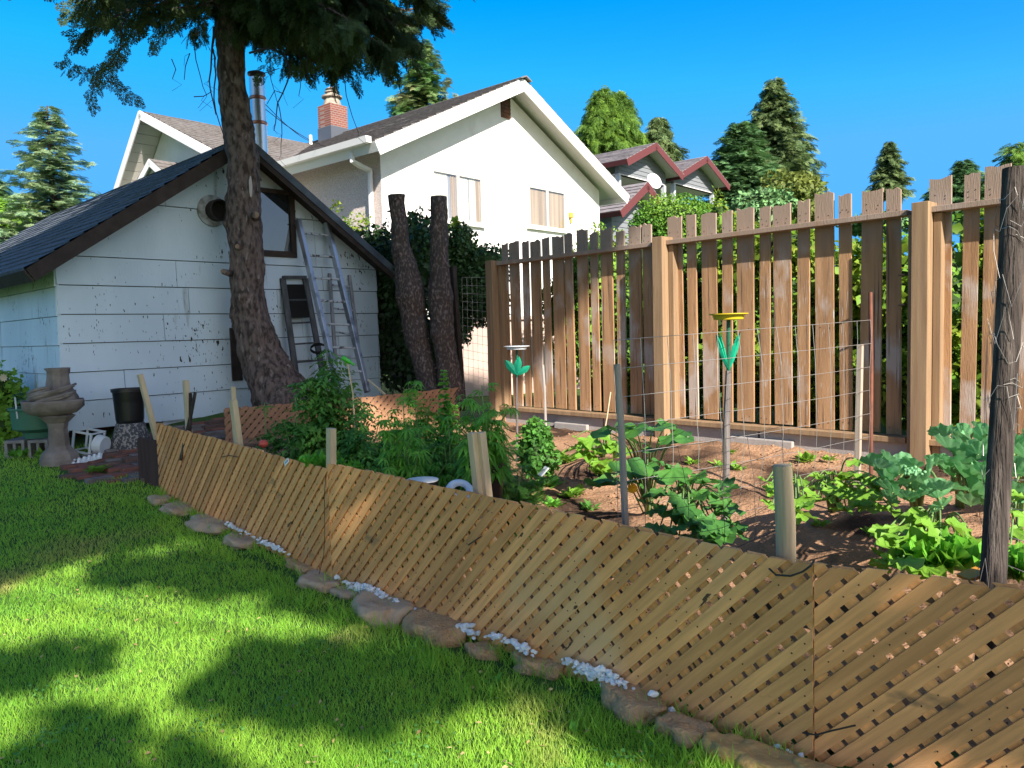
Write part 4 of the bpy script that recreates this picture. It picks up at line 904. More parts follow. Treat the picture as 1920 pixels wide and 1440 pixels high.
# green planter bowl on cinder blocks
m_gpl = mat("dull_green_plastic", (.05, .15, .10), rough=.45); pg = G(62, 852); pgz = P(62, 785, pg.y).z
blk = MB(); bfr = Frame((pg.x, pg.y, 0), Vector((1, .12, 0)))
BH = P(62, 835, pg.y).z - pg.z + .02
def cinder(a, d, label):
    m = MB(); z0 = pg.z - .03; z1 = z0 + .19
    for q in ((0, .19, z0, z0 + .03), (0, .19, z1 - .03, z1), (0, .03, z0 + .03, z1 - .03), (.08, .11, z0 + .03, z1 - .03), (.16, .19, z0 + .03, z1 - .03)): m.box(bfr, a + q[0], a + q[1], q[2], q[3], d - .39, d)
    o = m.build("cinder_block", mat("cinder_" + str(a), (.24, .23, .22), rough=.95, bump=.6, scale=9, col2=(.18, .17, .165)), bevel=.004); recenter(o); tag(o, label, "cinder block", "cinder blocks under the planter")
cinder(-.22, .10, "grey hollow cinder block under the left side of the green planter"); cinder(.02, .14, "grey hollow cinder block under the right side of the green planter, next to the fountain")
pz = pg.z + .163
o = MB().lathe((pg.x + .02, pg.y + .10, pz), [(.14, 0), (.15, .06), (.21, .085), (.235, .10), (.245, .29), (.265, .295), (.265, .315), (.235, .315), (.225, .28), (.01, .27)], 36).build("planter_bowl", m_gpl, smooth='auto'); recenter(o); tag(o, "wide dull green plastic planter on cinder blocks left of the fountain", "planter")
PLANTER = Vector((pg.x + .02, pg.y + .10, pz + .28))
# black pot on an upturned aggregate planter
m_bpl = mat("black_plastic", (.012, .012, .013), rough=.35, spec=.4); ag = G(247, 838); agd = ag.y
m_agg = mat("exposed_aggregate", (.30, .27, .24), col2=(.07, .07, .075), scale=45, detail=3, ramp=(.42, .5), rough=.9, bump=1.0, bscale=60)
ah = P(247, 792, agd).z - ag.z; o = MB().lathe((ag.x, ag.y, ag.z - .01), [(.20, 0), (.205, .03), (.14, ah), (.13, ah + .01)], 28, jit=.04).build("aggregate_planter", m_agg, smooth='auto'); recenter(o); tag(o, "upturned pebbly concrete planter under the black pot by the shed", "planter")
bz0 = ag.z + ah + .001; bh = P(247, 728, agd).z - bz0 
o = MB().lathe((ag.x, ag.y, bz0), [(.125, 0), (.13, .01), (.152, bh * .9), (.165, bh * .91), (.165, bh), (.152, bh), (.135, .03), (.01, .03)], 32).build("black_pot", m_bpl, smooth='auto'); recenter(o); tag(o, "large black nursery pot standing on the upturned pebbly planter", "plant pot", "black nursery pots")
# brick and slab patio
m_pav = [mat("paver_red", (.26, .10, .07), col2=(.15, .075, .06), scale=6, rough=.95, bump=.5), mat("paver_brown", (.16, .095, .075), col2=(.10, .065, .055), scale=6, rough=.95, bump=.5), mat("paver_grey", (.20, .175, .16), col2=(.13, .11, .10), scale=6, rough=.95, bump=.5)]
pr = random.Random(4); nb = 0
pav = MB()
for row in range(15):
    for c in range(13):
        if nb >= 300: break
        s = .35 + c * .235 + (row % 2) * .12 + pr.uniform(-.02, .02); d = .18 + row * .115 + pr.uniform(-.012, .012); q = SHED.pt(s - .9, 0, d + .1)
        if q.x < -4.35 or lat_side(q.x, q.y) > -.06 and q.x > -3.05: continue
        px = (q - CAM).dot(RT) / (q - CAM).dot(FW) * F + 960; py = 720 - (Vector((q.x, q.y, hgt(q.x, q.y))) - CAM).dot(UP) / (q - CAM).dot(FW) * F
        if not (140 < px < 425 and py < 905 - abs(px - 225) * .05): continue
        nb += 1; z = hgt(q.x, q.y); f2 = Frame((q.x, q.y, z), (SU + Vector((pr.uniform(-.08, .08), 0, 0)))); f2.v = Vector((-f2.u.y, f2.u.x, 0)).normalized(); f2.n = Vector((pr.uniform(-.05, .05), pr.uniform(-.05, .05), 1)).normalized()
        pav.m = pr.randrange(3); pav.box(f2, -.11, .11, -.052, .052, -.03, .022 + pr.uniform(-.008, .012))
o = pav.build("brick_patio", m_pav, bevel=.006); recenter(o); tag(o, kind="structure")
# white plastic crate on its side and egg tray
m_wp = mat("white_plastic_ware", (.62, .66, .68), rough=.4); cb_ = G(160, 856); kf = Frame((cb_.x, cb_.y, cb_.z), Vector((1, -.15, -.18))); kf.n = Vector((kf.u.y, -kf.u.x, 0)).normalized(); kf.v = kf.n.cross(kf.u) * -1; kf.v = kf.v if kf.v.z > 0 else -kf.v
o = MB(); w_, h_ = .21, .20
for d in (0, -.2):
    for q in ((-w_ / 2 - .06, w_ / 2 - .06, .02, .04), (-w_ / 2 - .06, w_ / 2 - .06, .02 + h_, .04 + h_), (-w_ / 2 - .06, -w_ / 2 - .04, .04, .02 + h_), (w_ / 2 - .08, w_ / 2 - .06, .04, .02 + h_)): o.box(kf, *q, d - .015, d)
for a, b in ((-w_ / 2 - .05, .03), (w_ / 2 - .07, .03), (-w_ / 2 - .05, .03 + h_), (w_ / 2 - .07, .03 + h_)): o.tube([kf.pt(a, b, 0), kf.pt(a, b, -.2)], .009, 6)
rings(o, Frame(kf.pt(.08, .12, -.1), kf.n, kf.v, kf.u), 0, 0, [(.10, -.03), (.09, .05), (.085, .055), (.0, .05)], 20)
o = o.build("plastic_stand", m_wp); recenter(o); tag(o, "white plastic stand tipped over beside the fountain", "plastic stand")
eb = G(163, 868); ef = Frame((eb.x, eb.y, eb.z + .035), Vector((1, .3, .22))); ef.n = Vector((.1, -.4, .9)).normalized(); ef.v = ef.n.cross(ef.u).normalized()
o = MB(); o.box(ef, -.14, .14, -.045, .045, -.006, 0)
for i in range(6):
    for j in (-1, 1): c = ef.pt(-.115 + i * .046, j * .023, 0); o.lathe(c, [(.018, 0), (.012, .022), (.004, .024)], 8)
o = o.build("egg_tray", m_wp); recenter(o); tag(o, "white plastic egg tray lying on the bricks right of the fountain", "tray")
# ================================================================== in the garden
def pot(px, py, d, r, h, label, rimm=None):
    c = P(px, py, d); z0 = c.z - h
    root = thing("black_pot", label, "plant pot", (c.x, c.y, z0), "black nursery pots")
    MB().lathe((c.x, c.y, z0), [(r * .82, 0), (r * .84, .01), (r * .97, h * .88), (r * 1.03, h * .89), (r * 1.03, h), (r * .96, h), (r * .93, h * .8)], 32).build("pot", m_bpl, root, smooth='auto')
    if rimm: MB().lathe((c.x, c.y, z0 + h), [(r * 1.0, -.004), (r * 1.04, .0), (r * 1.04, .006), (r * .98, .006)], 32).build("rim", rimm, root, smooth='auto')
    so_ = MB(); so_.blob((c.x, c.y, z0 + h * .84), (r * .92, r * .92, .025), .3, 3, 3, seed=px); so_.build("potting_soil", mat("dark_compost%d" % px, (.03, .022, .018), rough=1, bump=1, scale=30), root); return Vector((c.x, c.y, z0 + h * .85))
POT1 = pot(908, 866, 4.35, .118, .22, "black nursery pot behind the paired pale stakes holding a tall fern leaved plant")
POT2 = pot(792, 901, 4.15, .085, .14, "black pot with a pale rim just behind the lattice, left of the white ring", m_white)
c = P(861, 912, 3.95); o = MB(); tf2 = Frame(c, Vector((1, .2, -.05)), n=Vector((.05, -.6, .8))); tf2.v = tf2.n.cross(tf2.u).normalized(); tf2.v = tf2.v if tf2.v.z > 0 else -tf2.v
rings(o, tf2, 0, -.03, [(.032, .0), (.036, .014), (.05, .02), (.068, .014), (.075, 0), (.06, -.012), (.032, 0)], 32); o = o.build("plastic_ring", mat("bluish_white_plastic", (.6, .66, .72), rough=.35), smooth=True); recenter(o); tag(o, "bluish white plastic ring on the ground left of the paired pale stakes", "plastic ring")
c = P(651, 676, 5.6); bd = Vector((.75, .1, -.55)).normalized(); m_bot = mat("green_bottle_glass", (.05, .45, .03), rough=.12, spec=.6)
o = MB().tube([c - bd * .045, c - bd * .04, c + bd * .02, c + bd * .035, c + bd * .06], [.015, .018, .018, .008, .007], 12).build("green_bottle", m_bot, smooth='auto'); recenter(o); tag(o, "small bright green bottle upturned on a cane above the tomato plant", "bottle")
o = MB().tube([c, P(662, 740, 5.6), P(668, 860, 5.6)], .006, 6).build("cane", m_pale); recenter(o); tag(o, "thin cane under the green bottle", "cane")
o = MB().bar(P(690, 712, 6.6), P(722, 740, 6.5), .018, .012).build("wood_lath", m_pale); recenter(o); tag(o, "short pale lath lying slanted behind the tomato plant", "lath")
c = P(494, 832, 5.4); o = MB().blob(c, (.033, .033, .029), .08, 2, 3).build("tomato", mat("pale_red_tomato", (.55, .09, .06), rough=.3), smooth=True); tag(recenter(o), "single ripening red tomato behind the farthest lattice panel", "tomato")
c = P(1012, 892, 4.9); o = MB().bar(c, c + Vector((.05, .02, .05)), .055, .01).build("plant_label", m_wp); tag(recenter(o), "small white plant label lying on the soil right of the black pot", "plant label")
c = P(1806, 1084, 2.5); o = MB().bar(c, c + Vector((.07, .01, .02)), .06, .012).build("orange_scrap", mat("orange_plastic", (.55, .24, .03), rough=.6)); tag(recenter(o), "orange scrap among the lettuce leaves by the tall dark pole", "scrap")
# ================================================================== edging stones and white gravel
m_st = [mat("tan_stone", (.58, .35, .18), col2=(.42, .25, .13), scale=8, rough=.95, bump=1.0, bscale=60, bdist=.02), mat("grey_tan_slab", (.54, .38, .25), col2=(.40, .28, .19), scale=6, rough=.95, bump=.8, bscale=40), mat("golden_stone", (.58, .34, .12), col2=(.44, .26, .11), scale=9, rough=.95, bump=1.0, bscale=40)]
stones = [(300, 938, 46, 10, 1, "flat grey slab at the foot of the dark red brown end board"), (333, 952, 72, 17, 1, "flat grey slab second from the far end of the stone edging"), (400, 980, 100, 26, 1, "long flat grey slab before the first patch of white gravel"), (458, 1012, 80, 24, 1, "long tan slab beside the first patch of white gravel"), (578, 1060, 86, 26, 0, "low reddish slab where the middle and far lattice panels meet"), (603, 1090, 88, 30, 1, "rounded grey stone just nearer than the low reddish slab"), (655, 1112, 60, 22, 1, "small grey stone wedged left of the second gravel patch"), (712, 1146, 108, 52, 1, "large grey block below the second gravel patch"), (815, 1180, 112, 54, 0, "large tan block left of the biggest gravel patch"), (905, 1222, 62, 32, 0, "small tan stone below the biggest gravel patch"), (1015, 1246, 100, 44, 0, "tan brown boulder between the two near gravel patches"), (1190, 1318, 120, 60, 0, "dark brown boulder in shade with a white chip on it"), (1285, 1372, 96, 52, 0, "brown boulder second from the nearest golden stones"), (1372, 1412, 96, 54, 2, "golden stone left of the nearest one"), (1442, 1440, 116, 54, 2, "nearest golden stone, cut by the bottom edge of the photo"), (1560, 1475, 120, 60, 2, "stone just below the photo under the lattice joint")]
for k, (px, py, w, h, mi, lab) in enumerate(stones):
    g_ = G(px, py + h * .15); s = w / 2 / F * g_.y * 1.30; hh = max(.03, h / F * g_.y * .44)
    dl = (C_ - B_).normalized(); rot = math.atan2(dl.y, dl.x)
    o = MB().blob((g_.x, g_.y, g_.z + hh * .15), (s * 1.0, s * .60, hh), .36, 1.5, 4, seed=k * 3.7, rot=rot + random.uniform(-.2, .2), flat=1).build("edging_stone", m_st[mi], smooth=True)
    recenter(o); tag(o, lab, "stone", "stones edging the lawn")
m_grav = mat("white_gravel_chips", (.70, .72, .76), rough=.7, island=.12, bump=.3, scale=30)
gr = MB(); gr_r = random.Random(8)
for (px, py, sx_, sy_, n) in ((443, 992, 22, 6, 60), (508, 1026, 26, 7, 70), (690, 1112, 46, 13, 150), (765, 1148, 26, 8, 50), (952, 1198, 62, 16, 260), (1110, 1262, 50, 15, 190), (1405, 1402, 10, 6, 10), (1255, 1342, 40, 10, 12), (880, 1188, 20, 8, 30), (1480, 1420, 20, 10, 10), (850, 985, 30, 20, 60)):
    for _ in range(n):
        a = gr_r.gauss(0, .5); b = gr_r.gauss(0, .5); X, Y = px + a * sx_ + b * 6, py + a * sx_ * .42 + b * sy_
        g_ = G(X, Y)
        fr_l = lf1 if X < 600 else lf2
        if lat_side(g_.x, g_.y) > -.035 and X > 420 and Y > 980:
            q_ = fr_l.pt(*fr_l.hit(X, Y, .02 + gr_r.uniform(0, .02)), .02 + gr_r.uniform(0, .02)); g_ = Vector((q_.x, q_.y, max(q_.z, hgt(q_.x, q_.y))))
            if g_.z > hgt(g_.x, g_.y) + .085: continue
        r = gr_r.uniform(.008, .020); gr.blob((g_.x, g_.y, g_.z + r * gr_r.uniform(.3, 1.3)), (r, r * gr_r.uniform(.6, .9), r * gr_r.uniform(.5, .8)), .7, 1.6, 1, seed=gr_r.random() * 90, rot=gr_r.random() * 6)
o = gr.build("white_gravel", m_grav); tag(o, "bright white gravel chips scattered between the lattice and the edging stones", "gravel", kind="stuff")
g_ = G(1225, 1336); o = MB().blob((g_.x, g_.y, g_.z + .075), (.02, .014, .012), .6, 1.6, 2, seed=3).build("white_chip", m_grav); tag(recenter(o), "single large white chip on the dark brown boulder", "stone chip")
# ================================================================== foliage materials
m_grass = mat("grass_blades", (.22, .46, .055), col2=(.34, .56, .07), scale=1.3, rough=.55, spec=.25, island=.22, trans=.42, hsv=.012)
layer(m_grass, (.46, .42, .14), .61, .10, scale=1.1, detail=4, seed=2)
m_cedar = mat("cedar_foliage", (.035, .065, .022), col2=(.05, .085, .025), scale=2, rough=.7, island=.3, trans=.15)
m_bark = mat("grey_brown_bark", (.15, .11, .093), col2=(.045, .032, .027), scale=22, stretch=(1, 1, .45), detail=10, ramp=(.42, .62), rough=.95, bump=1.0, bscale=16, bdist=.03)
layer(m_bark, (.22, .175, .155), .60, .08, scale=20, stretch=(1, 1, .4), seed=5)
m_bark2 = mat("cut_trunk_bark", (.055, .042, .038), col2=(.17, .135, .12), scale=42, stretch=(1, 1, .5), detail=9, ramp=(.5, .66), rough=.95, bump=1.0, bscale=24, bdist=.03)
m_twig = mat("dead_twig", (.06, .05, .06), rough=.9)
m_tom = mat("tomato_leaves", (.07, .21, .035), col2=(.11, .27, .04), scale=4, rough=.6, island=.3, trans=.3)
m_fern = mat("bright_fern_leaves", (.11, .33, .04), col2=(.17, .42, .05), scale=4, rough=.6, island=.3, trans=.35)
m_squash = mat("squash_leaves", (.045, .15, .03), col2=(.075, .21, .035), scale=8, rough=.55, island=.25, trans=.25, spec=.4, bump=.3, bscale=60)
m_zuc = mat("yellow_green_leaves", (.14, .30, .03), col2=(.19, .36, .04), scale=8, rough=.55, island=.2, trans=.3, bump=.3, bscale=60)
m_broc = mat("blue_green_leaves", (.12, .33, .13), col2=(.20, .42, .20), scale=7, rough=.5, island=.2, trans=.2, spec=.4, bump=.25, bscale=40)
m_lett = mat("lettuce_leaves", (.12, .38, .03), col2=(.20, .47, .05), scale=9, rough=.5, island=.18, trans=.35)
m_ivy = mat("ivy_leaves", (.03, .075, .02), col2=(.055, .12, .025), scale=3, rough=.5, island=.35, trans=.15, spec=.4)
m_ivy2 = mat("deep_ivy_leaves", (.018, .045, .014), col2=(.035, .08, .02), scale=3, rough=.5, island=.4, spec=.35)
m_hedge = mat("clipped_hedge", (.07, .19, .018), col2=(.16, .30, .03), scale=1.6, ramp=(.4, .6), rough=.6, island=.3, trans=.2)
m_vine = mat("sunny_vine_leaves", (.15, .27, .025), col2=(.24, .33, .04), scale=1.6, rough=.6, island=.35, trans=.4, hsv=.03)
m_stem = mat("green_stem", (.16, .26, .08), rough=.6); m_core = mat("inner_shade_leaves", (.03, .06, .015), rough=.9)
LS = leaf_simple(); LB = leaf_blade()
def sph(n): 
    a = RNG.normal(size=(n, 3)); return unit(a)
def down_dirs(n, base=(0, 0, 1), s=.6): return unit(np.array(base, float) + RNG.normal(0, s, (n, 3)))
# ================================================================== grass
def in_lawn(x, y):
    return lat_side(x, y) < -.05
NBL = 330000
u = RNG.random(NBL * 2); yv = 1.75 + (9.3 - 1.75) * u ** 1.9; q_ = RNG.random(NBL * 2); xv = -(.98 * yv + .9) * q_ + (.35 * yv + .1) * (1 - q_)
keep = []; patio = lambda x, y: False
ls_c = {}
def ls(x, y):
    k = (int(x * 20), int(y * 20))
    if k not in ls_c: ls_c[k] = lat_side(x, y)
    return ls_c[k]
SF_o, SF_u, SF_n = SHED.o, SHED.u, SHED.n
stone_xy = [(G(a, b + d * .15), c / 2 / F) for a, b, c, d, _, _ in stones]
for i in range(len(xv)):
    x, y = float(xv[i]), float(yv[i]); l = ls(x, y)
    if x < -2.95: l = -1 if y < 6.9 + .0 * x or x < -3.4 else l
    if l > -.015: continue
    if l > -.14 and RNG.random() > .25: continue
    dx, dy = x - SF_o.x, y - SF_o.y; dn = dx * SF_n.x + dy * SF_n.y; du = dx * SF_u.x + dy * SF_u.y
    if dn < .1 and du > -.3: continue
    if -.35 < du < 4 and dn < 1.75 - .25 * max(0, .6 - du) and x > -4.3: continue
    sk = False
    for s_, w_ in stone_xy:
        if (x - s_.x) ** 2 + (y - s_.y) ** 2 < (w_ * s_.y * .62) ** 2: sk = True; break
    if sk: continue
    keep.append((x, y))
    if len(keep) >= NBL: break
kp = np.array(keep); n = len(kp); hz = np.array([hgt(x, y) for x, y in kp])
clump = np.array([noise.noise(Vector((x * 6, y * 6, 0))) for x, y in kp])
dd = kp[:, 1]; hgtb = (.026 + .019 * RNG.random(n) + .015 * clump) * 1.0; wid = (.0022 + .0011 * dd * .55) * .84
dirn = unit(np.stack([RNG.normal(0, .42, n), RNG.normal(0, .42, n), np.ones(n)], 1)); nr = unit(np.stack([RNG.normal(0, 1, n), RNG.normal(0, 1, n), RNG.normal(0, .2, n)], 1))
G1 = Leaves(); G1.add(LB, dirn, nr, np.column_stack([kp, hz - .004]), wid, hgtb)
# taller tufts along the stones and the lattice foot
tf_ = []
for _ in range(420):
    t = random.random(); a = B_ + (C_ - B_) * t if random.random() < .6 else (A_ + (B_ - A_) * t); nrm_ = Vector((-.7, -.72)); c = a + nrm_ * random.choice([random.uniform(.02, .07), random.uniform(.2, .34)])
    for k in range(random.randint(4, 12)): tf_.append((c.x + random.gauss(0, .018), c.y + random.gauss(0, .018)))
tf_ = np.array(tf_); n = len(tf_)
G1.add(LB, unit(np.stack([RNG.normal(0, .5, n), RNG.normal(0, .5, n), np.ones(n)], 1)), sph(n), np.array([(x, y, hgt(x, y)) for x, y in tf_]), np.full(n, .0045), RNG.uniform(.05, .11, n))
dl_ = []
for _ in range(900):
    y = 1.9 + 5.5 * random.random() ** 1.5; x = random.uniform(-.75, .5) * y
    if ls(x, y) < -.1 and not (x < -2.9 and y > 6.6): dl_.append((x, y, hgt(x, y) + random.uniform(.02, .045)))
n = len(dl_); LV = Leaves(); LV.add(LS, sph(n) * (1, 1, .25), unit(sph(n) * .5 + (0, 0, 1)), np.array(dl_), RNG.uniform(.006, .016, n), RNG.uniform(.012, .034, n))
o = LV.build("fallen_leaves", mat("dry_leaf_bits", (.30, .19, .08), col2=(.42, .34, .14), scale=5, island=.3, rough=.9)); tag(o, "dry brown and yellow leaf bits fallen on the lawn", "fallen leaves", kind="stuff")
cv = []
for _ in range(70):
    y = 2.0 + 5 * random.random() ** 1.3; x = random.uniform(-.75, .45) * y
    if ls(x, y) > -.15 or (x < -2.9 and y > 6.6): continue
    for k in range(random.randint(10, 34)): cv.append((x + random.gauss(0, .06), y + random.gauss(0, .06)))
n = len(cv); LV = Leaves(); LV.add(LS, sph(n) * (1, 1, .2), unit(sph(n) * .35 + (0, 0, 1)), np.array([(x, y, hgt(x, y) + random.uniform(.022, .05)) for x, y in cv]), RNG.uniform(.011, .02, n), RNG.uniform(.012, .02, n))
o = LV.build("clover", mat("clover_leaves", (.10, .30, .06), col2=(.16, .38, .09), scale=5, island=.25, rough=.7, trans=.3)); tag(o, "patches of small round leaved clover growing through the lawn", "clover", kind="stuff")
o = G1.build("grass", m_grass); tag(o, "mown green lawn grass with dappled shade in front of the lattice", "grass", kind="stuff")
def small_weed(px, py, r, n, m, label, tm=LS, name="weed", up=.5, grp="weeds in lawn and beds", sx=.5):
    g_ = G(px, py); L = Leaves(); a = RNG.random(n) * 6.283; d = np.stack([np.cos(a), np.sin(a), RNG.uniform(up * .3, up * 1.4, n)], 1)
    L.add(tm, d, (0, 0, 1), np.repeat([[g_.x, g_.y, g_.z + .005]], n, 0) + RNG.normal(0, r * .25, (n, 3)) * (1, 1, .15) + (0, 0, r * .1), RNG.uniform(.7, 1.1, n) * r * sx, RNG.uniform(.7, 1.2, n) * r)
    o = L.build(name, m, None, True); recenter(o); tag(o, label, "weed", grp); return o
small_weed(1085, 1378, .05, 4, m_fern, "two leaved weed standing in the shaded grass near the bottom", up=1.2, sx=.7)
small_weed(40, 945, .07, 9, m_fern, "flat rosette weed in the lawn at the far left")
small_weed(930, 1285, .05, 8, m_fern, "small weed in the shaded lawn below the tan boulder")
small_weed(560, 1005, .09, 10, m_tom, "dark leafy weed growing at the foot of the far lattice panel", up=1.8)
small_weed(737, 1160, .06, 8, m_tom, "leafy weed between the large grey block and the large tan block", up=1.6)
small_weed(1160, 1235, .05, 6, m_fern, "small weed at the foot of the middle lattice panel", up=1.6)
# ================================================================== cedar with the crooked trunk
TD = 9.0
tp = [(545, 775, 8.9, 108), (522, 735, 8.95, 98), (500, 690, 9.0, 84), (484, 645, 9.0, 72), (471, 600, 9.0, 66), (463, 545, 9.0, 59), (463, 495, 9.0, 58), (459, 440, 9.0, 59), (457, 400, 9.0, 60), (457, 350, 9.0, 57), (456, 300, 9.0, 56), (447, 250, 9.0, 52), (440, 200, 9.0, 50), (435, 150, 9.0, 47), (432, 100, 9.0, 46), (430, 50, 9.0, 46), (429, 0, 9.0, 46)]
tpts = [P(a, b, c) for a, b, c, _ in tp]; trad = [w / 2 / F * 9.0 for *_, w in tp]
last = tpts[-1]; tpts += [last + Vector((.02, .0, 1.2)), last + Vector((.0, 0, 2.6)), last + Vector((0, 0, 4.0))]; trad += [.12, .08, .03]
# resample finely for bark relief
def resample(pts, rad, step):
    P2 = []; R2 = []
    for i in range(len(pts) - 1):
        p0 = pts[max(i - 1, 0)]; p1 = pts[i]; p2 = pts[i + 1]; p3 = pts[min(i + 2, len(pts) - 1)]; n = max(1, int((p2 - p1).length / step))
        for k in range(n):
            t = k / n; P2.append(.5 * ((2 * p1) + (-p0 + p2) * t + (2 * p0 - 5 * p1 + 4 * p2 - p3) * t * t + (-p0 + 3 * p1 - 3 * p2 + p3) * t ** 3)); R2.append(rad[i] + (rad[i + 1] - rad[i]) * t)
    P2.append(pts[-1]); R2.append(rad[-1]); return P2, R2
tree = thing("cedar_tree", "tall cedar with a crooked knotty trunk and dark drooping crown in front of the shed", "tree", (tpts[0].x, tpts[0].y, tpts[0].z - .1))
def trunk_mesh(pts, rad, knots, seg=28, amp=.10, step=.05):
    p2, r2 = resample(pts, rad, step); mb = MB(); vs = []; ref = Vector((1, 0, 0))
    for i, p in enumerate(p2):
        d = (p2[min(i + 1, len(p2) - 1)] - p2[max(i - 1, 0)]).normalized(); ref = (ref - d * ref.dot(d)).normalized(); b = d.cross(ref)
        for k in range(seg):
            a = 2 * math.pi * k / seg; dr = ref * math.cos(a) + b * math.sin(a); q = p + dr * r2[i]
            m = 1 + amp * noise.noise(q * 4) + amp * .9 * noise.noise(Vector((q.x * 14, q.y * 14, q.z * 6))) + amp * .9 * abs(noise.noise(Vector((q.x * 30, q.y * 30, q.z * 13))))
            kk = 0
            for (c, kr, kh) in knots:
                dist = (q - c).length
                if dist < kr * 2.2: kk += kh * math.exp(-(dist / kr) ** 2)
            vs.append(p + dr * (r2[i] * m + kk))
    n = len(p2); fs = [(i * seg + k, i * seg + (k + 1) % seg, (i + 1) * seg + (k + 1) % seg, (i + 1) * seg + k) for i in range(n - 1) for k in range(seg)]; fs += [tuple(range(seg - 1, -1, -1)), tuple(range((n - 1) * seg, n * seg))]
    return mb.add(vs, fs)
kn = [(P(428, 420, 8.9), .06, .05), (P(475, 402, 8.82), .055, .045), (P(448, 462, 8.82), .045, .035), (P(443, 590, 8.9), .05, .045), (P(432, 510, 8.95), .04, .02), (P(420, 385, 8.9), .04, .03), (P(484, 330, 8.9), .06, .035), (P(470, 520, 8.82), .05, .02), (P(455, 555, 8.82), .045, .02), (P(478, 655, 8.8), .07, .03), (P(500, 620, 8.8), .05, .025), (P(452, 345, 8.82), .05, .02)]
trunk_mesh(tpts, trad, kn, amp=.13, seg=44, step=.03).build("trunk", m_bark, tree, smooth=True)
# cut branch stubs
m_cut = mat("cut_wood", (.30, .20, .13), col2=(.2, .13, .09), scale=12, rough=.9)
for (px, py, r, dx, dz) in ((474, 403, .045, .1, 0), (447, 462, .035, -.02, 0), (428, 512, .03, -.15, .02)):
    c = P(px, py, 8.78); MB().tube([c + Vector((0, .08, 0)), c + Vector((dx * .4, -.01, dz))], [r * 1.25, r], 12, jit=.2).build("branch_stub", m_bark, tree, smooth=True)
    MB().tube([c + Vector((dx * .4, -.0095, dz)), c + Vector((dx * .4, -.014, dz))], [r * .8, r * .75], 12).build("cut_face", m_cut, tree)
sl_ = MB(); c = P(470, 350, 8.79); sl_.blob(c, (.02, .012, .12), .3, 2, 2); sl_.build("bare_scar", mat("pale_scar", (.45, .38, .34), rough=.9), tree)
SP = [spray(8, 1.0, .38, .024, True, s) for s in range(4)]
crown = Leaves(); br = MB()
def limb(pts, r0, dens, size, hang=.5, spread=.35, leaves=True, n_sub=1.0):
    pts = [Vector(p) for p in pts]; p2, r2 = resample(pts, [r0 * (1 - .85 * i / (len(pts) - 1)) for i in range(len(pts))], .08); br.tube(p2, r2, 6, jit=.2)
    if not leaves: return
    tot = len(p2)
    for i in range(2, tot):
        f = i / tot
        for _ in range(np.random.default_rng(i + int(abs(p2[0].x * 99))).poisson(dens)):
            d0 = (p2[min(i + 1, tot - 1)] - p2[i - 1]).normalized(); a = random.uniform(0, 6.283); side = Vector((math.cos(a), math.sin(a), 0)); L = spread * random.uniform(.4, 1.2) * (1.1 - .5 * f)
            e = p2[i] + side * L + d0 * L * .5 + Vector((0, 0, -L * random.uniform(.1, .8)))
            if random.random() < .5: br.tube([p2[i], (p2[i] + e) / 2 + Vector((0, 0, .02)), e], [.006, .004, .002], 4, cap=False)
            m = 5
            for k in range(m):
                q = p2[i] + (e - p2[i]) * ((k + 1) / m); dd_ = (side * .7 + d0 * .4 + Vector((random.gauss(0, .3), random.gauss(0, .3), -hang * random.uniform(.5, 1.8))))
                crown.add(SP[random.randrange(4)], [tuple(dd_)], (random.gauss(0, .5), random.gauss(0, .5), 1), [tuple(q)], size * random.uniform(.7, 1.25), size * random.uniform(.8, 1.35))
def LPx(l): return [P(a, b, c) for a, b, c in l]
R_ = random.Random(5)
# right hand mass, many limbs at different depths
for (l, dn) in (([(440, 60, 9), (540, 20, 8.8), (640, 40, 8.6), (700, 75, 8.5), (735, 100, 8.4)], 1.5), ([(440, 0, 9), (560, -30, 9), (680, -10, 9.1), (760, 20, 9.2), (800, 0, 9.2)], 1.5), ([(440, 30, 9), (520, 30, 9.4), (600, 60, 9.7), (640, 110, 9.8)], 1.5),
                ([(440, -60, 9), (560, -110, 8.6), (700, -90, 8.2), (790, -40, 8.0)], 1.4), ([(440, -20, 9), (520, -20, 8.3), (600, 10, 7.8), (660, 40, 7.6)], 1.4), ([(445, 45, 9), (500, 40, 9.3), (545, 70, 9.5), (560, 100, 9.6)], 1.2), ([(440, -120, 9), (600, -170, 9.4), (740, -140, 9.8), (800, -90, 10)], 1.3),
                ([(440, -40, 9), (500, -60, 10), (580, -40, 10.8), (640, 0, 11)], 1.2), ([(440, 10, 9), (610, -10, 8.9), (700, 20, 8.9), (750, 60, 8.8)], 1.6), ([(440, -80, 9), (520, -90, 8), (560, -60, 7.3)], 1.2), ([(445, 10, 9), (500, 0, 8.6), (560, 15, 8.3), (610, 50, 8.2)], 1.3), ([(440, -10, 9), (620, -60, 9.2), (700, -30, 9.3), (720, 40, 9.3)], 1.5)):
    limb(LPx(l), .045, dn * 1.5, .22, spread=.34)
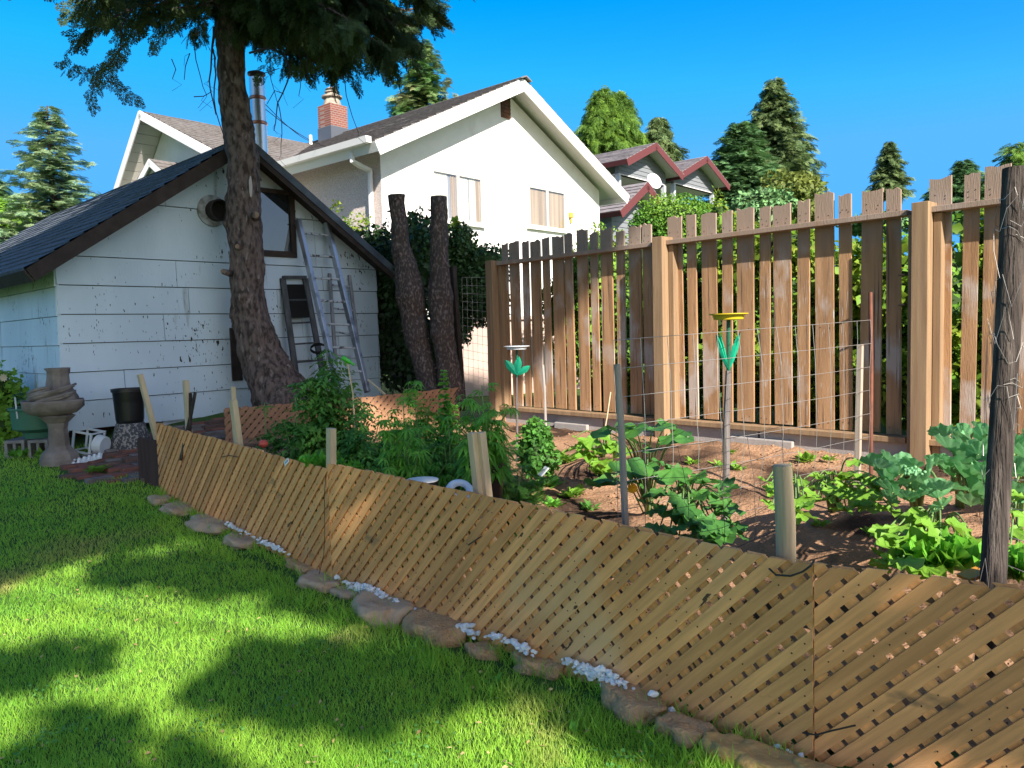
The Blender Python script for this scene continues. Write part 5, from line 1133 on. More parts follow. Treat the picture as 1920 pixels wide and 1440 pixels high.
# left hand limbs, sparser
limb(LPx([(430, 10, 9), (370, 0, 8.8), (310, 5, 8.6), (260, 20, 8.5)]), .035, 1.5, .18, spread=.25)
limb(LPx([(430, -40, 9), (330, -40, 9.2), (260, -10, 9.2), (215, 30, 9.2)]), .035, 1.3, .20, spread=.26)
limb(LPx([(430, -80, 9), (320, -90, 8.6), (230, -60, 8.4), (190, -20, 8.3)]), .035, 1.8, .20, spread=.30)
def frond_limb(pts, r0, size, step=.05, side=.9):
    pts = [Vector(p) for p in pts]; p2, r2 = resample(pts, [r0 * (1 - .8 * i / (len(pts) - 1)) for i in range(len(pts))], step); br.tube(p2, r2, 5, cap=False)
    for i in range(1, len(p2)):
        d0 = (p2[min(i + 1, len(p2) - 1)] - p2[i - 1]).normalized(); s1 = d0.cross(FW).normalized()
        for sg in (-1, 1):
            dd_ = d0 * random.uniform(.6, 1.1) + s1 * sg * side * random.uniform(.6, 1.2) + FW * random.gauss(0, .35) + Vector((0, 0, -.25))
            crown.add(SF[random.randrange(3)], [tuple(dd_)], tuple(-FW + Vector((random.gauss(0, .4), 0, random.gauss(0, .4)))), [tuple(p2[i])], size * random.uniform(.7, 1.2), size * random.uniform(.8, 1.3))
    crown.add(SF[0], [tuple(p2[-1] - p2[-3])], tuple(-FW), [tuple(p2[-1])], size, size * 1.3)
SF = [spray(6, 1.0, .2, .030, True, s + 20) for s in range(3)]
frond_limb(LPx([(250, 15, 8.7), (228, 50, 8.6), (226, 90, 8.6), (215, 125, 8.6), (195, 142, 8.6)]), .010, .15, .07)
frond_limb(LPx([(226, 90, 8.6), (200, 125, 8.6), (160, 138, 8.6), (125, 128, 8.6)]), .007, .14)
frond_limb(LPx([(195, 142, 8.6), (215, 160, 8.55), (238, 178, 8.5), (250, 186, 8.5)]), .006, .13)
frond_limb(LPx([(185, 140, 8.6), (178, 160, 8.6), (172, 180, 8.6), (174, 192, 8.6)]), .006, .13)
frond_limb(LPx([(300, 0, 8.7), (230, 20, 8.7), (175, 40, 8.7), (150, 70, 8.7)]), .012, .19, .06)
frond_limb(LPx([(300, -10, 8.8), (210, -10, 8.8), (150, 5, 8.8), (135, 20, 8.8)]), .012, .19, .06)
frond_limb(LPx([(400, 10, 8.7), (330, 15, 8.6), (270, 40, 8.6), (245, 62, 8.6)]), .012, .18, .06)
frond_limb(LPx([(400, 0, 8.7), (330, 30, 8.6), (310, 60, 8.6), (295, 80, 8.6)]), .010, .15, .06)
frond_limb(LPx([(640, 90, 8.8), (600, 110, 8.8), (560, 130, 8.8)]), .006, .15, .07)
frond_limb(LPx([(500, 60, 8.8), (520, 90, 8.7), (500, 120, 8.7), (490, 140, 8.7)]), .006, .13, .07)
limb(LPx([(260, 10, 8.7), (200, 40, 8.7), (165, 65, 8.7), (160, 75, 8.7)]), .012, .8, .15, spread=.14)
limb(LPx([(330, 0, 8.7), (300, 40, 8.6), (290, 62, 8.6)]), .012, .8, .14, spread=.12)
limb(LPx([(425, 15, 9), (395, 20, 8.8), (372, 50, 8.7), (366, 75, 8.6)]), .014, 1.0, .13, spread=.12)
limb(LPx([(430, -60, 9), (250, -110, 9.4), (120, -90, 9.6), (60, -60, 9.7)]), .035, 1.0, .22, spread=.30)
# the crown above the frame
for k in range(26):
    z = last.z + .3 + k * .13; a = R_.uniform(0, 6.283); L = 2.4 * (1 - (z - last.z) / 4.6) + .3; s0 = Vector((last.x, last.y, z))
    dv = Vector((math.cos(a), math.sin(a), 0)); limb([s0, s0 + dv * L * .4 + Vector((0, 0, .1)), s0 + dv * L * .8 - Vector((0, 0, .05)), s0 + dv * L - Vector((0, 0, .3))], .03, 1.3, .26, spread=.4)
br.build("branches", m_bark2, tree); co = crown.build("crown", m_cedar, tree)
tw = MB()
for l in ([(408, 40, 8.8), (400, 90, 8.75), (404, 140, 8.7), (400, 185, 8.7), (412, 230, 8.75), (422, 262, 8.85)], [(402, 50, 8.8), (396, 110, 8.7), (395, 170, 8.7), (405, 215, 8.75)], [(412, 70, 8.8), (416, 130, 8.7), (420, 190, 8.75)], [(470, 100, 8.8), (505, 90, 8.7), (530, 100, 8.7), (545, 130, 8.7), (530, 175, 8.7), (518, 210, 8.7), (515, 245, 8.7)], [(505, 95, 8.7), (508, 150, 8.7), (518, 190, 8.7)], [(530, 175, 8.7), (515, 170, 8.7), (500, 195, 8.7)], [(480, 140, 8.8), (505, 135, 8.7), (526, 128, 8.7)], [(560, 90, 8.8), (565, 140, 8.8), (560, 180, 8.8)], [(575, 100, 8.8), (578, 150, 8.8)], [(365, 90, 8.7), (375, 140, 8.7), (388, 180, 8.7)], [(363, 182, 8.7), (380, 180, 8.7), (395, 172, 8.75)], [(320, 110, 8.7), (330, 130, 8.7), (322, 148, 8.7)], [(355, 100, 8.7), (348, 125, 8.7), (344, 150, 8.7)], [(640, 140, 8.8), (655, 200, 8.8), (672, 250, 8.8)], [(520, 190, 8.7), (528, 230, 8.7), (527, 290, 8.7)]):
    q = LPx(l); q2, _ = resample(q, [1] * len(q), .1); q2 = [p + Vector((random.gauss(0, .006), random.gauss(0, .006), 0)) for p in q2]; tw.tube(q2, [.011 * (1 - .8 * i / len(q2)) + .002 if l[0][0] < 480 and len(l) > 3 else .005 * (1 - .6 * i / len(q2)) + .001 for i in range(len(q2))], 5)
    for _ in range(len(q2) // 3):
        p = random.choice(q2); tw.tube([p, p + Vector((random.gauss(0, .05), random.gauss(0, .03), -.05)), p + Vector((random.gauss(0, .07), 0, -.13))], .0022, 4)
tw.build("dead_twigs", m_twig, tree)
for k in range(3): pass
# ================================================================== two cut trunks
def cut_trunk(l, label, seed):
    pts = [P(a, b, c) for a, b, c, _ in l]; rad = [w / 2 / F * c for _, _, c, w in l]; root = thing("cut_trunk", label, "tree trunk", (pts[0].x, pts[0].y, pts[0].z), "cut trunks between the shed and the tall fence")
    r = random.Random(seed); kn = []
    for _ in range(16):
        i = r.randrange(1, len(pts)); q = pts[i] + (pts[i - 1] - pts[i]) * r.random(); a = r.uniform(0, 6.28); kn.append((q + Vector((math.cos(a) * rad[i], -abs(math.sin(a)) * rad[i], 0)), r.uniform(.03, .06), r.uniform(.008, .022)))
    trunk_mesh(pts, rad, kn, amp=.14, seg=40, step=.03).build("trunk", m_bark2, root, smooth=True)
    st = MB()
    for _ in range(14):
        i = r.randrange(1, len(pts)); q = pts[i] + (pts[i - 1] - pts[i]) * r.random(); a = r.uniform(3.3, 6.1); dv = Vector((math.cos(a), math.sin(a), r.uniform(-.2, .4))); st.tube([q + dv * rad[i] * .8, q + dv * (rad[i] + r.uniform(.02, .06))], [.018, .008], 6)
    st.build("twig_stubs", m_bark2, root); return root
cut_trunk([(822, 775, 9.7, 48), (802, 705, 9.7, 42), (786, 650, 9.7, 41), (776, 600, 9.7, 44), (769, 555, 9.7, 54), (763, 515, 9.7, 46), (752, 460, 9.7, 33), (747, 410, 9.7, 29), (744, 385, 9.7, 28), (743, 366, 9.7, 29)], "left cut trunk, leaning, with a swollen fork halfway up beside the shed eave", 1)
cut_trunk([(850, 765, 9.6, 44), (842, 700, 9.6, 41), (834, 650, 9.6, 39), (829, 600, 9.6, 41), (827, 550, 9.6, 42), (825, 495, 9.6, 35), (824, 440, 9.6, 31), (823, 400, 9.6, 29), (822, 369, 9.6, 28)], "right cut trunk, upright, standing nearest to the tall fence", 2)
o = MB().bar(P(868, 770, 9.9), P(848, 500, 9.9), .09, .06, up=FENCE.n).build("leaning_board", m_dkwood, bevel=.003); recenter(o); tag(o, "brown board standing close behind the right cut trunk", "board")
# ================================================================== leaf volumes (ivy, hedges, vines)
def leaf_cloud(name, blobs, n, size, m, label, cat, lobed=False, core=True, grp=None, out=.7, tm=None, flat_up=.6, kind=None):
    """leaves spread over and inside lumpy blobs: (centre, (rx,ry,rz))"""
    root = thing(name, label, cat, (blobs[0][0].x, blobs[0][0].y, min(b[0].z - b[1][2] for b in blobs)), grp)
    if kind: root["kind"] = kind
    L = Leaves(); vol = np.array([b[1][0] * b[1][2] + b[1][1] * b[1][2] for b in blobs]); vol /= vol.sum(); tm = tm or LS
    for (c, r), f in zip(blobs, vol):
        k = int(n * f); d = sph(k); rad = 1 - (RNG.random(k) ** 2) * .45; pos = d * rad[:, None]
        jit = np.array([1 + .28 * noise.noise(Vector(tuple(q * 2.3)) + c) + .18 * noise.noise(Vector(tuple(q * 6)) + c) for q in d]); pos = pos * jit[:, None] * np.array(r) + np.array(c)
        dr = unit(d * out + RNG.normal(0, .7, (k, 3)) + (0, 0, -.25)); nr = unit(d + (0, 0, flat_up) + RNG.normal(0, .5, (k, 3))); s = size * RNG.uniform(.6, 1.3, k)
        L.add(tm, dr, nr, pos, s * .8, s)
    L.build("foliage", m, root)
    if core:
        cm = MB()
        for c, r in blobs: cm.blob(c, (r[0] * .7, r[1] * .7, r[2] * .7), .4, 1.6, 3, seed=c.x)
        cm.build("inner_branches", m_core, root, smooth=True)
    return root
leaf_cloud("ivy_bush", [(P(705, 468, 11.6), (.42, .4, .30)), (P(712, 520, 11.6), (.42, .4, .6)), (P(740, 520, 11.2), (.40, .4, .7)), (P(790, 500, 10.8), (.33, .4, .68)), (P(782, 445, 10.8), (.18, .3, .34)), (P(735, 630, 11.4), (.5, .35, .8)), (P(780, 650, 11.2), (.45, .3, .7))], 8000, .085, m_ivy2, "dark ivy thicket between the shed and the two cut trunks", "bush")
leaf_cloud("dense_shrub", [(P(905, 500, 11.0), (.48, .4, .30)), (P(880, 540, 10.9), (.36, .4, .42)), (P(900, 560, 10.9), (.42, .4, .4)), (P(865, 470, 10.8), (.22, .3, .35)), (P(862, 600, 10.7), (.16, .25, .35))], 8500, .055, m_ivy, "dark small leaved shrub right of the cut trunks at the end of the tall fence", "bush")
leaf_cloud("sunny_vine", [(P(855, 450, 10.9), (.13, .15, .26)), (P(846, 500, 10.9), (.12, .15, .3))], 420, .085, m_vine, "sunlit pale green vine beside the right cut trunk", "vine", core=False)
leaf_cloud("vine_shoots", [(P(777, 425, 10.1), (.1, .1, .18)), (P(790, 445, 10.1), (.12, .1, .18)), (P(800, 470, 10.1), (.1, .1, .2))], 150, .07, m_ivy, "loose dark vine shoots reaching up between the two cut trunks", "vine", core=False)
leaf_cloud("wall_vine", [(P(632, 386, 12.6), (.09, .08, .09)), (P(672, 415, 12.4), (.22, .1, .14)), (P(652, 425, 12.4), (.16, .1, .1))], 260, .055, m_vine, "pale vine tips over the shed roof against the stucco wall", "vine", core=False)
hedge_b = [(P(1262, 412, 13.0), (.66, .6, .40)), (P(1225, 425, 13.0), (.4, .5, .3)), (P(1300, 415, 13.2), (.45, .5, .32)), (P(1262, 460, 13.0), (.6, .6, .5)), (P(1240, 490, 13), (.6, .6, .5))]
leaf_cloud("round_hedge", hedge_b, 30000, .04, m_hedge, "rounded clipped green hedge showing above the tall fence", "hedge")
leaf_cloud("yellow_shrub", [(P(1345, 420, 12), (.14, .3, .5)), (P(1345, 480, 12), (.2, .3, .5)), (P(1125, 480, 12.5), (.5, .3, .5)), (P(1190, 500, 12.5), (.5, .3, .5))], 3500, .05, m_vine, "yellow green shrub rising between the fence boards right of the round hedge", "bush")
# foliage behind the tall fence: separate bushes along it
fr_r = random.Random(21)
def behind(s0, s1, z0, z1, d, n, size, m, label, nb):
    bl = []
    for _ in range(nb): s = fr_r.uniform(s0, s1); z = fr_r.uniform(z0, z1); bl.append((FENCE.pt(s, z, -d - fr_r.uniform(0, .35)), (fr_r.uniform(.22, .4), fr_r.uniform(.2, .35), fr_r.uniform(.22, .38))))
    return leaf_cloud("fence_bush", bl, n, size, m, label, "bush", grp="bushes behind the tall fence", tm=LS)
behind(-2.3, -.3, .6, 2.2, .75, 6000, .11, m_vine, "leafy yellow green bush seen through the nearest fence gaps at the right", 10)
behind(-.1, 1.25, .6, 2.2, .75, 6000, .10, m_vine, "leafy green bush behind the middle fence section, right half", 9)
behind(1.2, 2.5, .6, 2.2, .8, 6000, .10, m_vine, "leafy green bush behind the middle fence section, left half", 9)
behind(2.6, 5.0, .6, 2.1, .9, 8500, .08, m_hedge, "dense hedge seen through the far left fence section", 13)
hb = [(FENCE.pt(-3.2 + i * .62, 1.45 + .08 * math.sin(i * 2.3), -2.3 - .2 * math.sin(i * 1.7)), (.5, .42, .85)) for i in range(15)]
leaf_cloud("boundary_hedge", hb, 26000, .075, m_hedge, "long green hedge running behind the bushes beyond the tall fence", "hedge")
# ================================================================== compound-leaved plants
def leaflet_spray(nl, w, ln, droop, seed=0, palm=False):
    r = np.random.default_rng(seed); vs = []; fs = []
    def leaf(o, a, L, wd, z0):
        d = np.array([math.sin(a), math.cos(a), 0]); s = np.array([d[1], -d[0], 0]); o = np.array(o, float); n = len(vs)
        vs.extend([tuple(o), tuple(o + d * L * .45 - s * wd + (0, 0, -droop * .2 * L + .1 * wd)), tuple(o + d * L * .5 + (0, 0, -droop * .25 * L - .15 * wd)), tuple(o + d * L * .45 + s * wd + (0, 0, -droop * .2 * L + .1 * wd)), tuple(o + d * L + (0, 0, -droop * L))])
        fs.extend([(n, n + 2, n + 1), (n, n + 3, n + 2), (n + 1, n + 2, n + 4), (n + 2, n + 3, n + 4)])
    if palm:
        vs.extend([(-.012, 0, 0), (.012, 0, 0), (0, .4, .03)]); fs.append((0, 1, 2))
        for k in range(nl): a = math.radians(-105 + 210 * k / (nl - 1)); leaf((0, .38, .03), a, ln * (1 - .45 * abs(k - (nl - 1) / 2) / ((nl - 1) / 2)), w, 0)
    else:
        vs.extend([(-.01, 0, 0), (.01, 0, 0), (0, 1, -.25)]); fs.append((0, 1, 2))
        for k in range(nl):
            y = .15 + .75 * k / nl
            for sg in (-1, 1): leaf((0, y, -.25 * y * y), sg * math.radians(r.uniform(48, 70)), ln * r.uniform(.7, 1.15) * (1 - .25 * abs(y - .5)), w, 0)
        leaf((0, .92, -.22), 0, ln, w, 0)
    return T(vs, fs)
TOMT = [leaflet_spray(4, .085, .34, .5, s) for s in range(3)]; PALM = [leaflet_spray(7, .055, .62, .55, s, True) for s in range(2)]
FEATH = [spray(10, 1.0, .1, .02, True, s + 9) for s in range(2)]
def stemmy(name, px, py_base, py_top, d, spread, nst, leaf_t, lsz, per, m, label, cat="plant", grp=None, stem_m=None, shape='bush', base=None, up=.2, droop=.5, taper=.5, lean=(0, 0)):
    b = base or Vector(P(px, py_base, d)); 
    if base is None: b.z = hgt(b.x, b.y) if abs(b.z - hgt(b.x, b.y)) < .5 else b.z
    top = P(px, py_top, d).z; Hh = top - b.z; root = thing(name, label, cat, b, grp); st = MB(); L = Leaves(); r = random.Random(int(px * 7 + py_top))
    for i in range(nst):
        a = r.uniform(0, 6.283); rr_ = spread * math.sqrt(r.random()) * (.0 if i == 0 else 1); h = Hh * (1 if i == 0 else r.uniform(.45, 1.0) * (1 - .25 * rr_ / spread))
        e = b + Vector((math.cos(a) * rr_ + lean[0], math.sin(a) * rr_ + lean[1], h)); mid = b + Vector((math.cos(a) * rr_ * .35, math.sin(a) * rr_ * .35, h * .55)); pts, rd = resample([b + Vector((r.gauss(0, .02), r.gauss(0, .02), -.02)), mid, e], [.009, .006, .0025], .04); st.tube(pts, rd, 5)
        np_ = len(pts)
        for j in range(int(np_ * (.12 if shape == 'bush' else .02)), np_):
            f = j / np_
            for _ in range(np.random.default_rng(r.randrange(1 << 30)).poisson(per)):
                az = r.uniform(0, 6.283); dv = (math.cos(az), math.sin(az), r.uniform(-droop, up)); s = lsz * r.uniform(.65, 1.2) * (1 - taper * f * f)
                L.add(leaf_t[r.randrange(len(leaf_t))], [dv], (r.gauss(0, .25), r.gauss(0, .25), 1), [tuple(pts[j])], s, s)
    st.build("stems", stem_m or m_stem, root); L.build("leaves", m, root); return root
GT = "tomato plants in the shaded bed"
stemmy("tomato_plant", 622, 880, 655, 5.9, .44, 22, TOMT, .26, 2.6, m_tom, "big bushy tomato plant in front of the ladders, tallest in the bed", "tomato plant", GT)
stemmy("tomato_plant", 560, 870, 745, 5.6, .30, 14, TOMT, .20, 2.2, m_tom, "lower tomato plant left of the tallest one, under the crooked trunk", "tomato plant", GT)
stemmy("tomato_plant", 682, 880, 745, 5.4, .34, 16, TOMT, .21, 2.2, m_tom, "tomato plant right of the lettuce, in front of the back lattice", "tomato plant", GT)
stemmy("pepper_plant", 500, 845, 755, 5.9, .25, 9, TOMT, .14, 1.6, m_tom, "thin sparse plant by the red tomato, left in the bed", "plant", None)
stemmy("fern_leaf_plant", 762, 905, 742, 4.7, .26, 24, PALM, .21, 2.2, m_fern, "bright bushy plant with finger shaped leaves left of the white ring", "plant", "finger leaved plants", droop=.7)
stemmy("fern_leaf_plant", 785, 900, 712, 5.6, .24, 14, PALM, .22, 1.7, m_fern, "taller finger leaved plant just behind the bright bushy one", "plant", "finger leaved plants", droop=.6)
stemmy("fern_leaf_plant", 905, 866, 722, 4.35, .20, 17, PALM, .19, 1.8, m_fern, "finger leaved plant growing from the black pot behind the paired stakes", "plant", "finger leaved plants", droop=.7, base=POT1)
stemmy("amaranth_plant", 838, 880, 695, 5.4, .10, 9, [LS], .095, 12.0, m_fern, "narrow spire shaped green plant before the lit back lattice", "plant", taper=.75)
stemmy("cosmos_plant", 845, 900, 785, 5.0, .34, 34, FEATH, .14, 2.2, m_tom, "feathery dark green plant left of the black pot", "plant", "feathery plants", droop=.1, up=.9)
stemmy("cosmos_plant", 955, 900, 838, 4.8, .30, 34, FEATH, .13, 2.2, m_tom, "feathery dark green plant right of the black pot", "plant", "feathery plants", droop=.1, up=.9)
stemmy("cosmos_plant", 800, 860, 775, 6.0, .34, 24, FEATH, .15, 2.0, m_tom, "feathery plant at the back against the back lattice", "plant", "feathery plants", droop=.1, up=.9)
leaf_cloud("leafy_bush", [(P(1003, 838, 5.8), (.13, .13, .17)), (P(1008, 812, 5.8), (.09, .09, .10)), (P(1010, 860, 5.7), (.14, .13, .12))], 1500, .045, m_tom, "small rounded leafy bush beside the thin weathered stick", "bush")
# lettuces
RUF = [leaf_ruffle(s) for s in range(4)]; LOB = [leaf_lobed(5, .30, .07, 2, s) for s in range(3)]; BRO = [leaf_ruffle(s + 5, 14, .07) for s in range(3)]; HEART = [leaf_lobed(3, .12, .05, 2, s + 4) for s in range(3)]
def rosette(name, px, py, d, r, n, tm, m, label, cat, grp=None, zoff=0, up=(.2, 1.3)):
    c = P(px, py, d); root_z = hgt(c.x, c.y); c.z = max(root_z, c.z + zoff) if zoff else c.z; L = Leaves()
    a = np.arange(n) * 2.4 + px; f = np.arange(n) / n; el = up[0] + (up[1] - up[0]) * (1 - f) + RNG.normal(0, .12, n); dv = np.stack([np.cos(a), np.sin(a), el], 1)
    for k in range(n): L.add(tm[k % len(tm)], [dv[k]], (-dv[k][0] * .8, -dv[k][1] * .8, 1), [(c.x, c.y, c.z)], r * RNG.uniform(.75, 1.1), r * RNG.uniform(.75, 1.1) * (.65 + .35 * f[k]))
    o = L.build(name, m, None, True); recenter(o); tag(o, label, cat, grp); return o
rosette("lettuce", 606, 885, 4.75, .17, 20, RUF, m_lett, "ruffled green lettuce left of the square pale stake", "lettuce", "lettuces")
rosette("lettuce", 645, 893, 4.7, .15, 18, RUF, m_lett, "ruffled green lettuce right of the square pale stake", "lettuce", "lettuces")
rosette("lettuce", 1765, 1065, 2.85, .19, 30, RUF, m_lett, "big yellow green lettuce left of the tall dark pole", "lettuce", "lettuces")
rosette("lettuce", 1905, 1085, 2.6, .16, 22, RUF, m_lett, "yellow green lettuce at the right edge beyond the tall dark pole", "lettuce", "lettuces")
# ================================================================== large-leaved plants built leaf by leaf
def big_plant(name, base, leaves, tm, m, label, cat, grp=None, stem=.006, sm=None, cup=False):
    """leaves: (px, py, depth, size, tilt_toward_sun) blade centre; petiole curves from the base"""
    root = thing(name, label, cat, base, grp); r = random.Random(int(base.x * 1000)); st = MB()
    ex = [(a + r.gauss(0, 16), b + r.gauss(0, 12), c + r.gauss(0, .08), e * r.uniform(.6, 1.0)) for a, b, c, e in leaves]
    for (px, py, d, s) in list(leaves) + ex:
        s *= .76 if cup else 1.15
        c = P(px, py, d); h = Vector((c.x - base.x, c.y - base.y, 0)); out = h.normalized() if h.length > .02 else Vector((r.gauss(0, 1), r.gauss(0, 1), 0)).normalized()
        dv = out + Vector((r.gauss(0, .35), r.gauss(0, .35), r.uniform(-.35, .25))); dv = (dv + Vector((0, 0, r.uniform(.3, 1.1)))) if cup else dv; dv.normalize(); nn = (-out * r.uniform(.3, .9) + Vector((r.gauss(0, .3), -.4, r.uniform(.3, .9)))).normalized() if cup else Vector((r.gauss(0, .35), r.gauss(0, .35) - .35, 1)).normalized()
        o = c - dv * s * .45; mid = base + (o - base) * .5 + Vector((0, 0, .25 * (o - base).length * .4)); pts, rd = resample([base + Vector((r.gauss(0, .01), r.gauss(0, .01), -.01)), mid, o], [stem, stem * .8, stem * .5], .04); st.tube(pts, rd, 6)
        L = Leaves(); L.add(tm[r.randrange(len(tm))], [tuple(dv)], tuple(nn), [tuple(o)], s * r.uniform(.9, 1.1), s); L.build("leaf", m, root, True)
    st.build("stems", sm or m_stem, root, smooth=True); return root
def sq(l, d0, s0): return [(a, b, d0 + c, s0 * s) for a, b, c, s in l]
b0_ = G(1215, 965); b0_.z = hgt(b0_.x, b0_.y)
big_plant("squash_plant", b0_, sq([(1190, 810, .0, 1), (1230, 800, .1, .9), (1262, 822, .0, 1.15), (1283, 825, -.1, .8), (1172, 800, .1, .8), (1130, 812, .0, .8), (1222, 845, .1, .9), (1200, 830, .2, .7), (1175, 880, -.1, 1.15), (1210, 880, -.15, .9), (1185, 905, -.2, .9), (1150, 900, .0, 1.1), (1125, 905, .1, .9), (1240, 895, 0, .8)], 3.75, .13), HEART, m_squash, "tall climbing squash plant with round dark leaves behind the slim grey pole", "squash plant", "squash plants")
b1_ = G(1285, 990)
big_plant("squash_plant", b1_, sq([(1265, 890, 0, 1.2), (1300, 900, 0, 1), (1330, 905, .05, .9), (1240, 930, -.1, 1.1), (1275, 945, -.15, 1.2), (1310, 930, 0, 1), (1340, 930, 0, 1.1), (1365, 920, .1, .9), (1250, 965, -.2, 1), (1290, 985, -.25, 1.3), (1330, 985, -.3, 1.3), (1360, 950, -.1, 1.2), (1270, 1005, -.35, 1), (1320, 1010, -.38, 1.1), (1375, 985, -.2, .9), (1215, 945, -.1, .8), (1230, 990, -.3, .8), (1352, 1010, -.35, 1.1), (1385, 1005, -.3, .7)], 3.45, .125), LOB, m_squash, "low spreading squash plant with blue green lobed leaves before the yellow plate feeder", "squash plant", "squash plants")
c = P(1185, 925, 3.4); o = Leaves().add(RUF[0], [(0, -.3, 1)], (0, -1, 0), [tuple(c)], .05, .05).build("squash_flower", mat("orange_petals", (.75, .35, .02), rough=.6, trans=.3)); recenter(o); tag(o, "single orange squash flower low on the climbing squash plant", "flower")
b2_ = G(1130, 860)
big_plant("squash_plant", b2_, sq([(1105, 830, 0, 1), (1140, 828, 0, 1), (1120, 850, 0, 1.1), (1090, 840, 0, .8), (1160, 850, 0, .8), (1150, 835, 0, .9), (1100, 855, 0, .9), (1128, 868, -.1, .9)], 5.6, .17), LOB, m_zuc, "sunlit zucchini plant on the soil before the far fence section", "squash plant", "squash plants")
b3_ = G(1560, 960)
big_plant("zucchini_plant", b3_, sq([(1520, 915, 0, 1), (1545, 900, .1, 1.1), (1575, 890, .1, 1.1), (1600, 895, .1, 1.1), (1625, 905, 0, 1.1), (1560, 925, -.05, 1.1), (1590, 920, 0, 1.1), (1610, 935, -.1, 1.2), (1640, 925, 0, 1), (1535, 940, -.1, 1), (1505, 935, 0, .9), (1655, 940, -.1, 1), (1575, 950, -.2, .9), (1500, 905, .1, .8), (1625, 955, -.2, .9)], 3.75, .125), LOB, m_zuc, "yellow green zucchini plant between the thick post and the broccoli", "zucchini plant", "zucchini plants")
b4_ = G(1490, 985)
big_plant("zucchini_plant", b4_, sq([(1440, 905, 0, .8), (1455, 925, 0, .8), (1462, 900, .1, .8), (1500, 945, -.05, 1.1), (1510, 965, -.1, 1.0), (1440, 945, 0, .7)], 3.0, .09), LOB, m_zuc, "small zucchini seedling with drooping leaves beside the thick post", "zucchini plant", "zucchini plants")
b5_ = G(1760, 1030)
big_plant("zucchini_plant", b5_, sq([(1660, 1000, .1, .9), (1690, 995, 0, 1), (1720, 975, .2, 1), (1745, 985, .1, 1.1), (1770, 1000, .1, 1), (1680, 1030, -.1, 1.2), (1715, 1030, -.1, 1.3), (1690, 1060, -.2, 1.2), (1740, 1060, -.2, 1.2), (1735, 1020, 0, 1), (1800, 1000, 0, 1.1), (1820, 1020, 0, 1.1), (1835, 1045, -.1, 1.0), (1800, 1045, 0, 1.0), (1662, 1060, -.15, .8), (1650, 1040, 0, .7)], 3.0, .115), LOB, m_zuc, "large zucchini plant around the big lettuce, left of the tall dark pole", "zucchini plant", "zucchini plants")
b6_ = G(1910, 1010)
big_plant("zucchini_plant", b6_, sq([(1900, 1000, 0, 1), (1930, 980, .1, 1), (1910, 1040, -.1, 1.1), (1935, 1070, -.2, 1.2), (1895, 1060, -.1, 1), (1885, 960, .2, .9), (1915, 935, .3, 1)], 2.95, .12), LOB, m_zuc, "zucchini plant at the right edge beyond the tall dark pole", "zucchini plant", "zucchini plants")
GBR = "broccoli plants in the sunny bed"
b7_ = G(1718, 975)
big_plant("broccoli_plant", b7_, sq([(1645, 868, .1, 1.4), (1660, 890, 0, 1.1), (1678, 880, .1, .9), (1700, 905, -.05, 1.3), (1690, 930, -.1, 1.1), (1725, 900, 0, 1.3), (1745, 880, .1, 1.2), (1755, 920, -.1, 1.2), (1720, 930, -.15, 1.0), (1770, 950, -.2, 1.2), (1710, 870, .1, 1), (1665, 915, -.05, 1.0)], 3.35, .12), BRO, m_broc, "broccoli plant with a pale thick stalk, leftmost in its bed", "broccoli plant", GBR, stem=.011, cup=True)
b8_ = G(1800, 950)
big_plant("broccoli_plant", b8_, sq([(1775, 835, .1, 1.2), (1800, 850, .1, 1.4), (1820, 825, .2, 1.2), (1835, 850, 0, 1.4), (1790, 870, 0, 1.4), (1815, 890, -.1, 1.4), (1840, 885, 0, 1.2), (1770, 880, 0, 1.2), (1830, 920, -.1, 1.3), (1790, 915, -.1, 1.2), (1845, 815, .2, 1.0), (1760, 865, .1, 1), (1805, 810, .3, .9), (1850, 940, -.1, 1.2), (1815, 940, -.2, 1)], 3.7, .14), BRO, m_broc, "tallest broccoli plant left of the tall dark pole", "broccoli plant", GBR, stem=.011, cup=True)
b9_ = G(1925, 950)
big_plant("broccoli_plant", b9_, sq([(1895, 830, .1, 1.2), (1915, 850, .0, 1.3), (1905, 880, -.1, 1.3), (1930, 880, 0, 1.3), (1900, 920, -.1, 1.2), (1925, 930, 0, 1.2), (1940, 820, .2, 1.2), (1885, 860, 0, 1.1)], 3.6, .135), BRO, m_broc, "broccoli plant right of the tall dark pole, cut by the photo edge", "broccoli plant", GBR, stem=.011, cup=True)
hd = MB(); c = P(1712, 888, 3.25)
for _ in range(70): q = Vector((random.gauss(0, .02), random.gauss(0, .02), abs(random.gauss(0, .012)))); hd.blob(c + q, (.008, .008, .008), .3, 2, 1, seed=random.random() * 9)
o = hd.build("broccoli_head", m_broc, smooth=True); recenter(o); o.name = "broccoli"; tag(o, "small tight green broccoli in the middle of the leftmost plant", "broccoli")
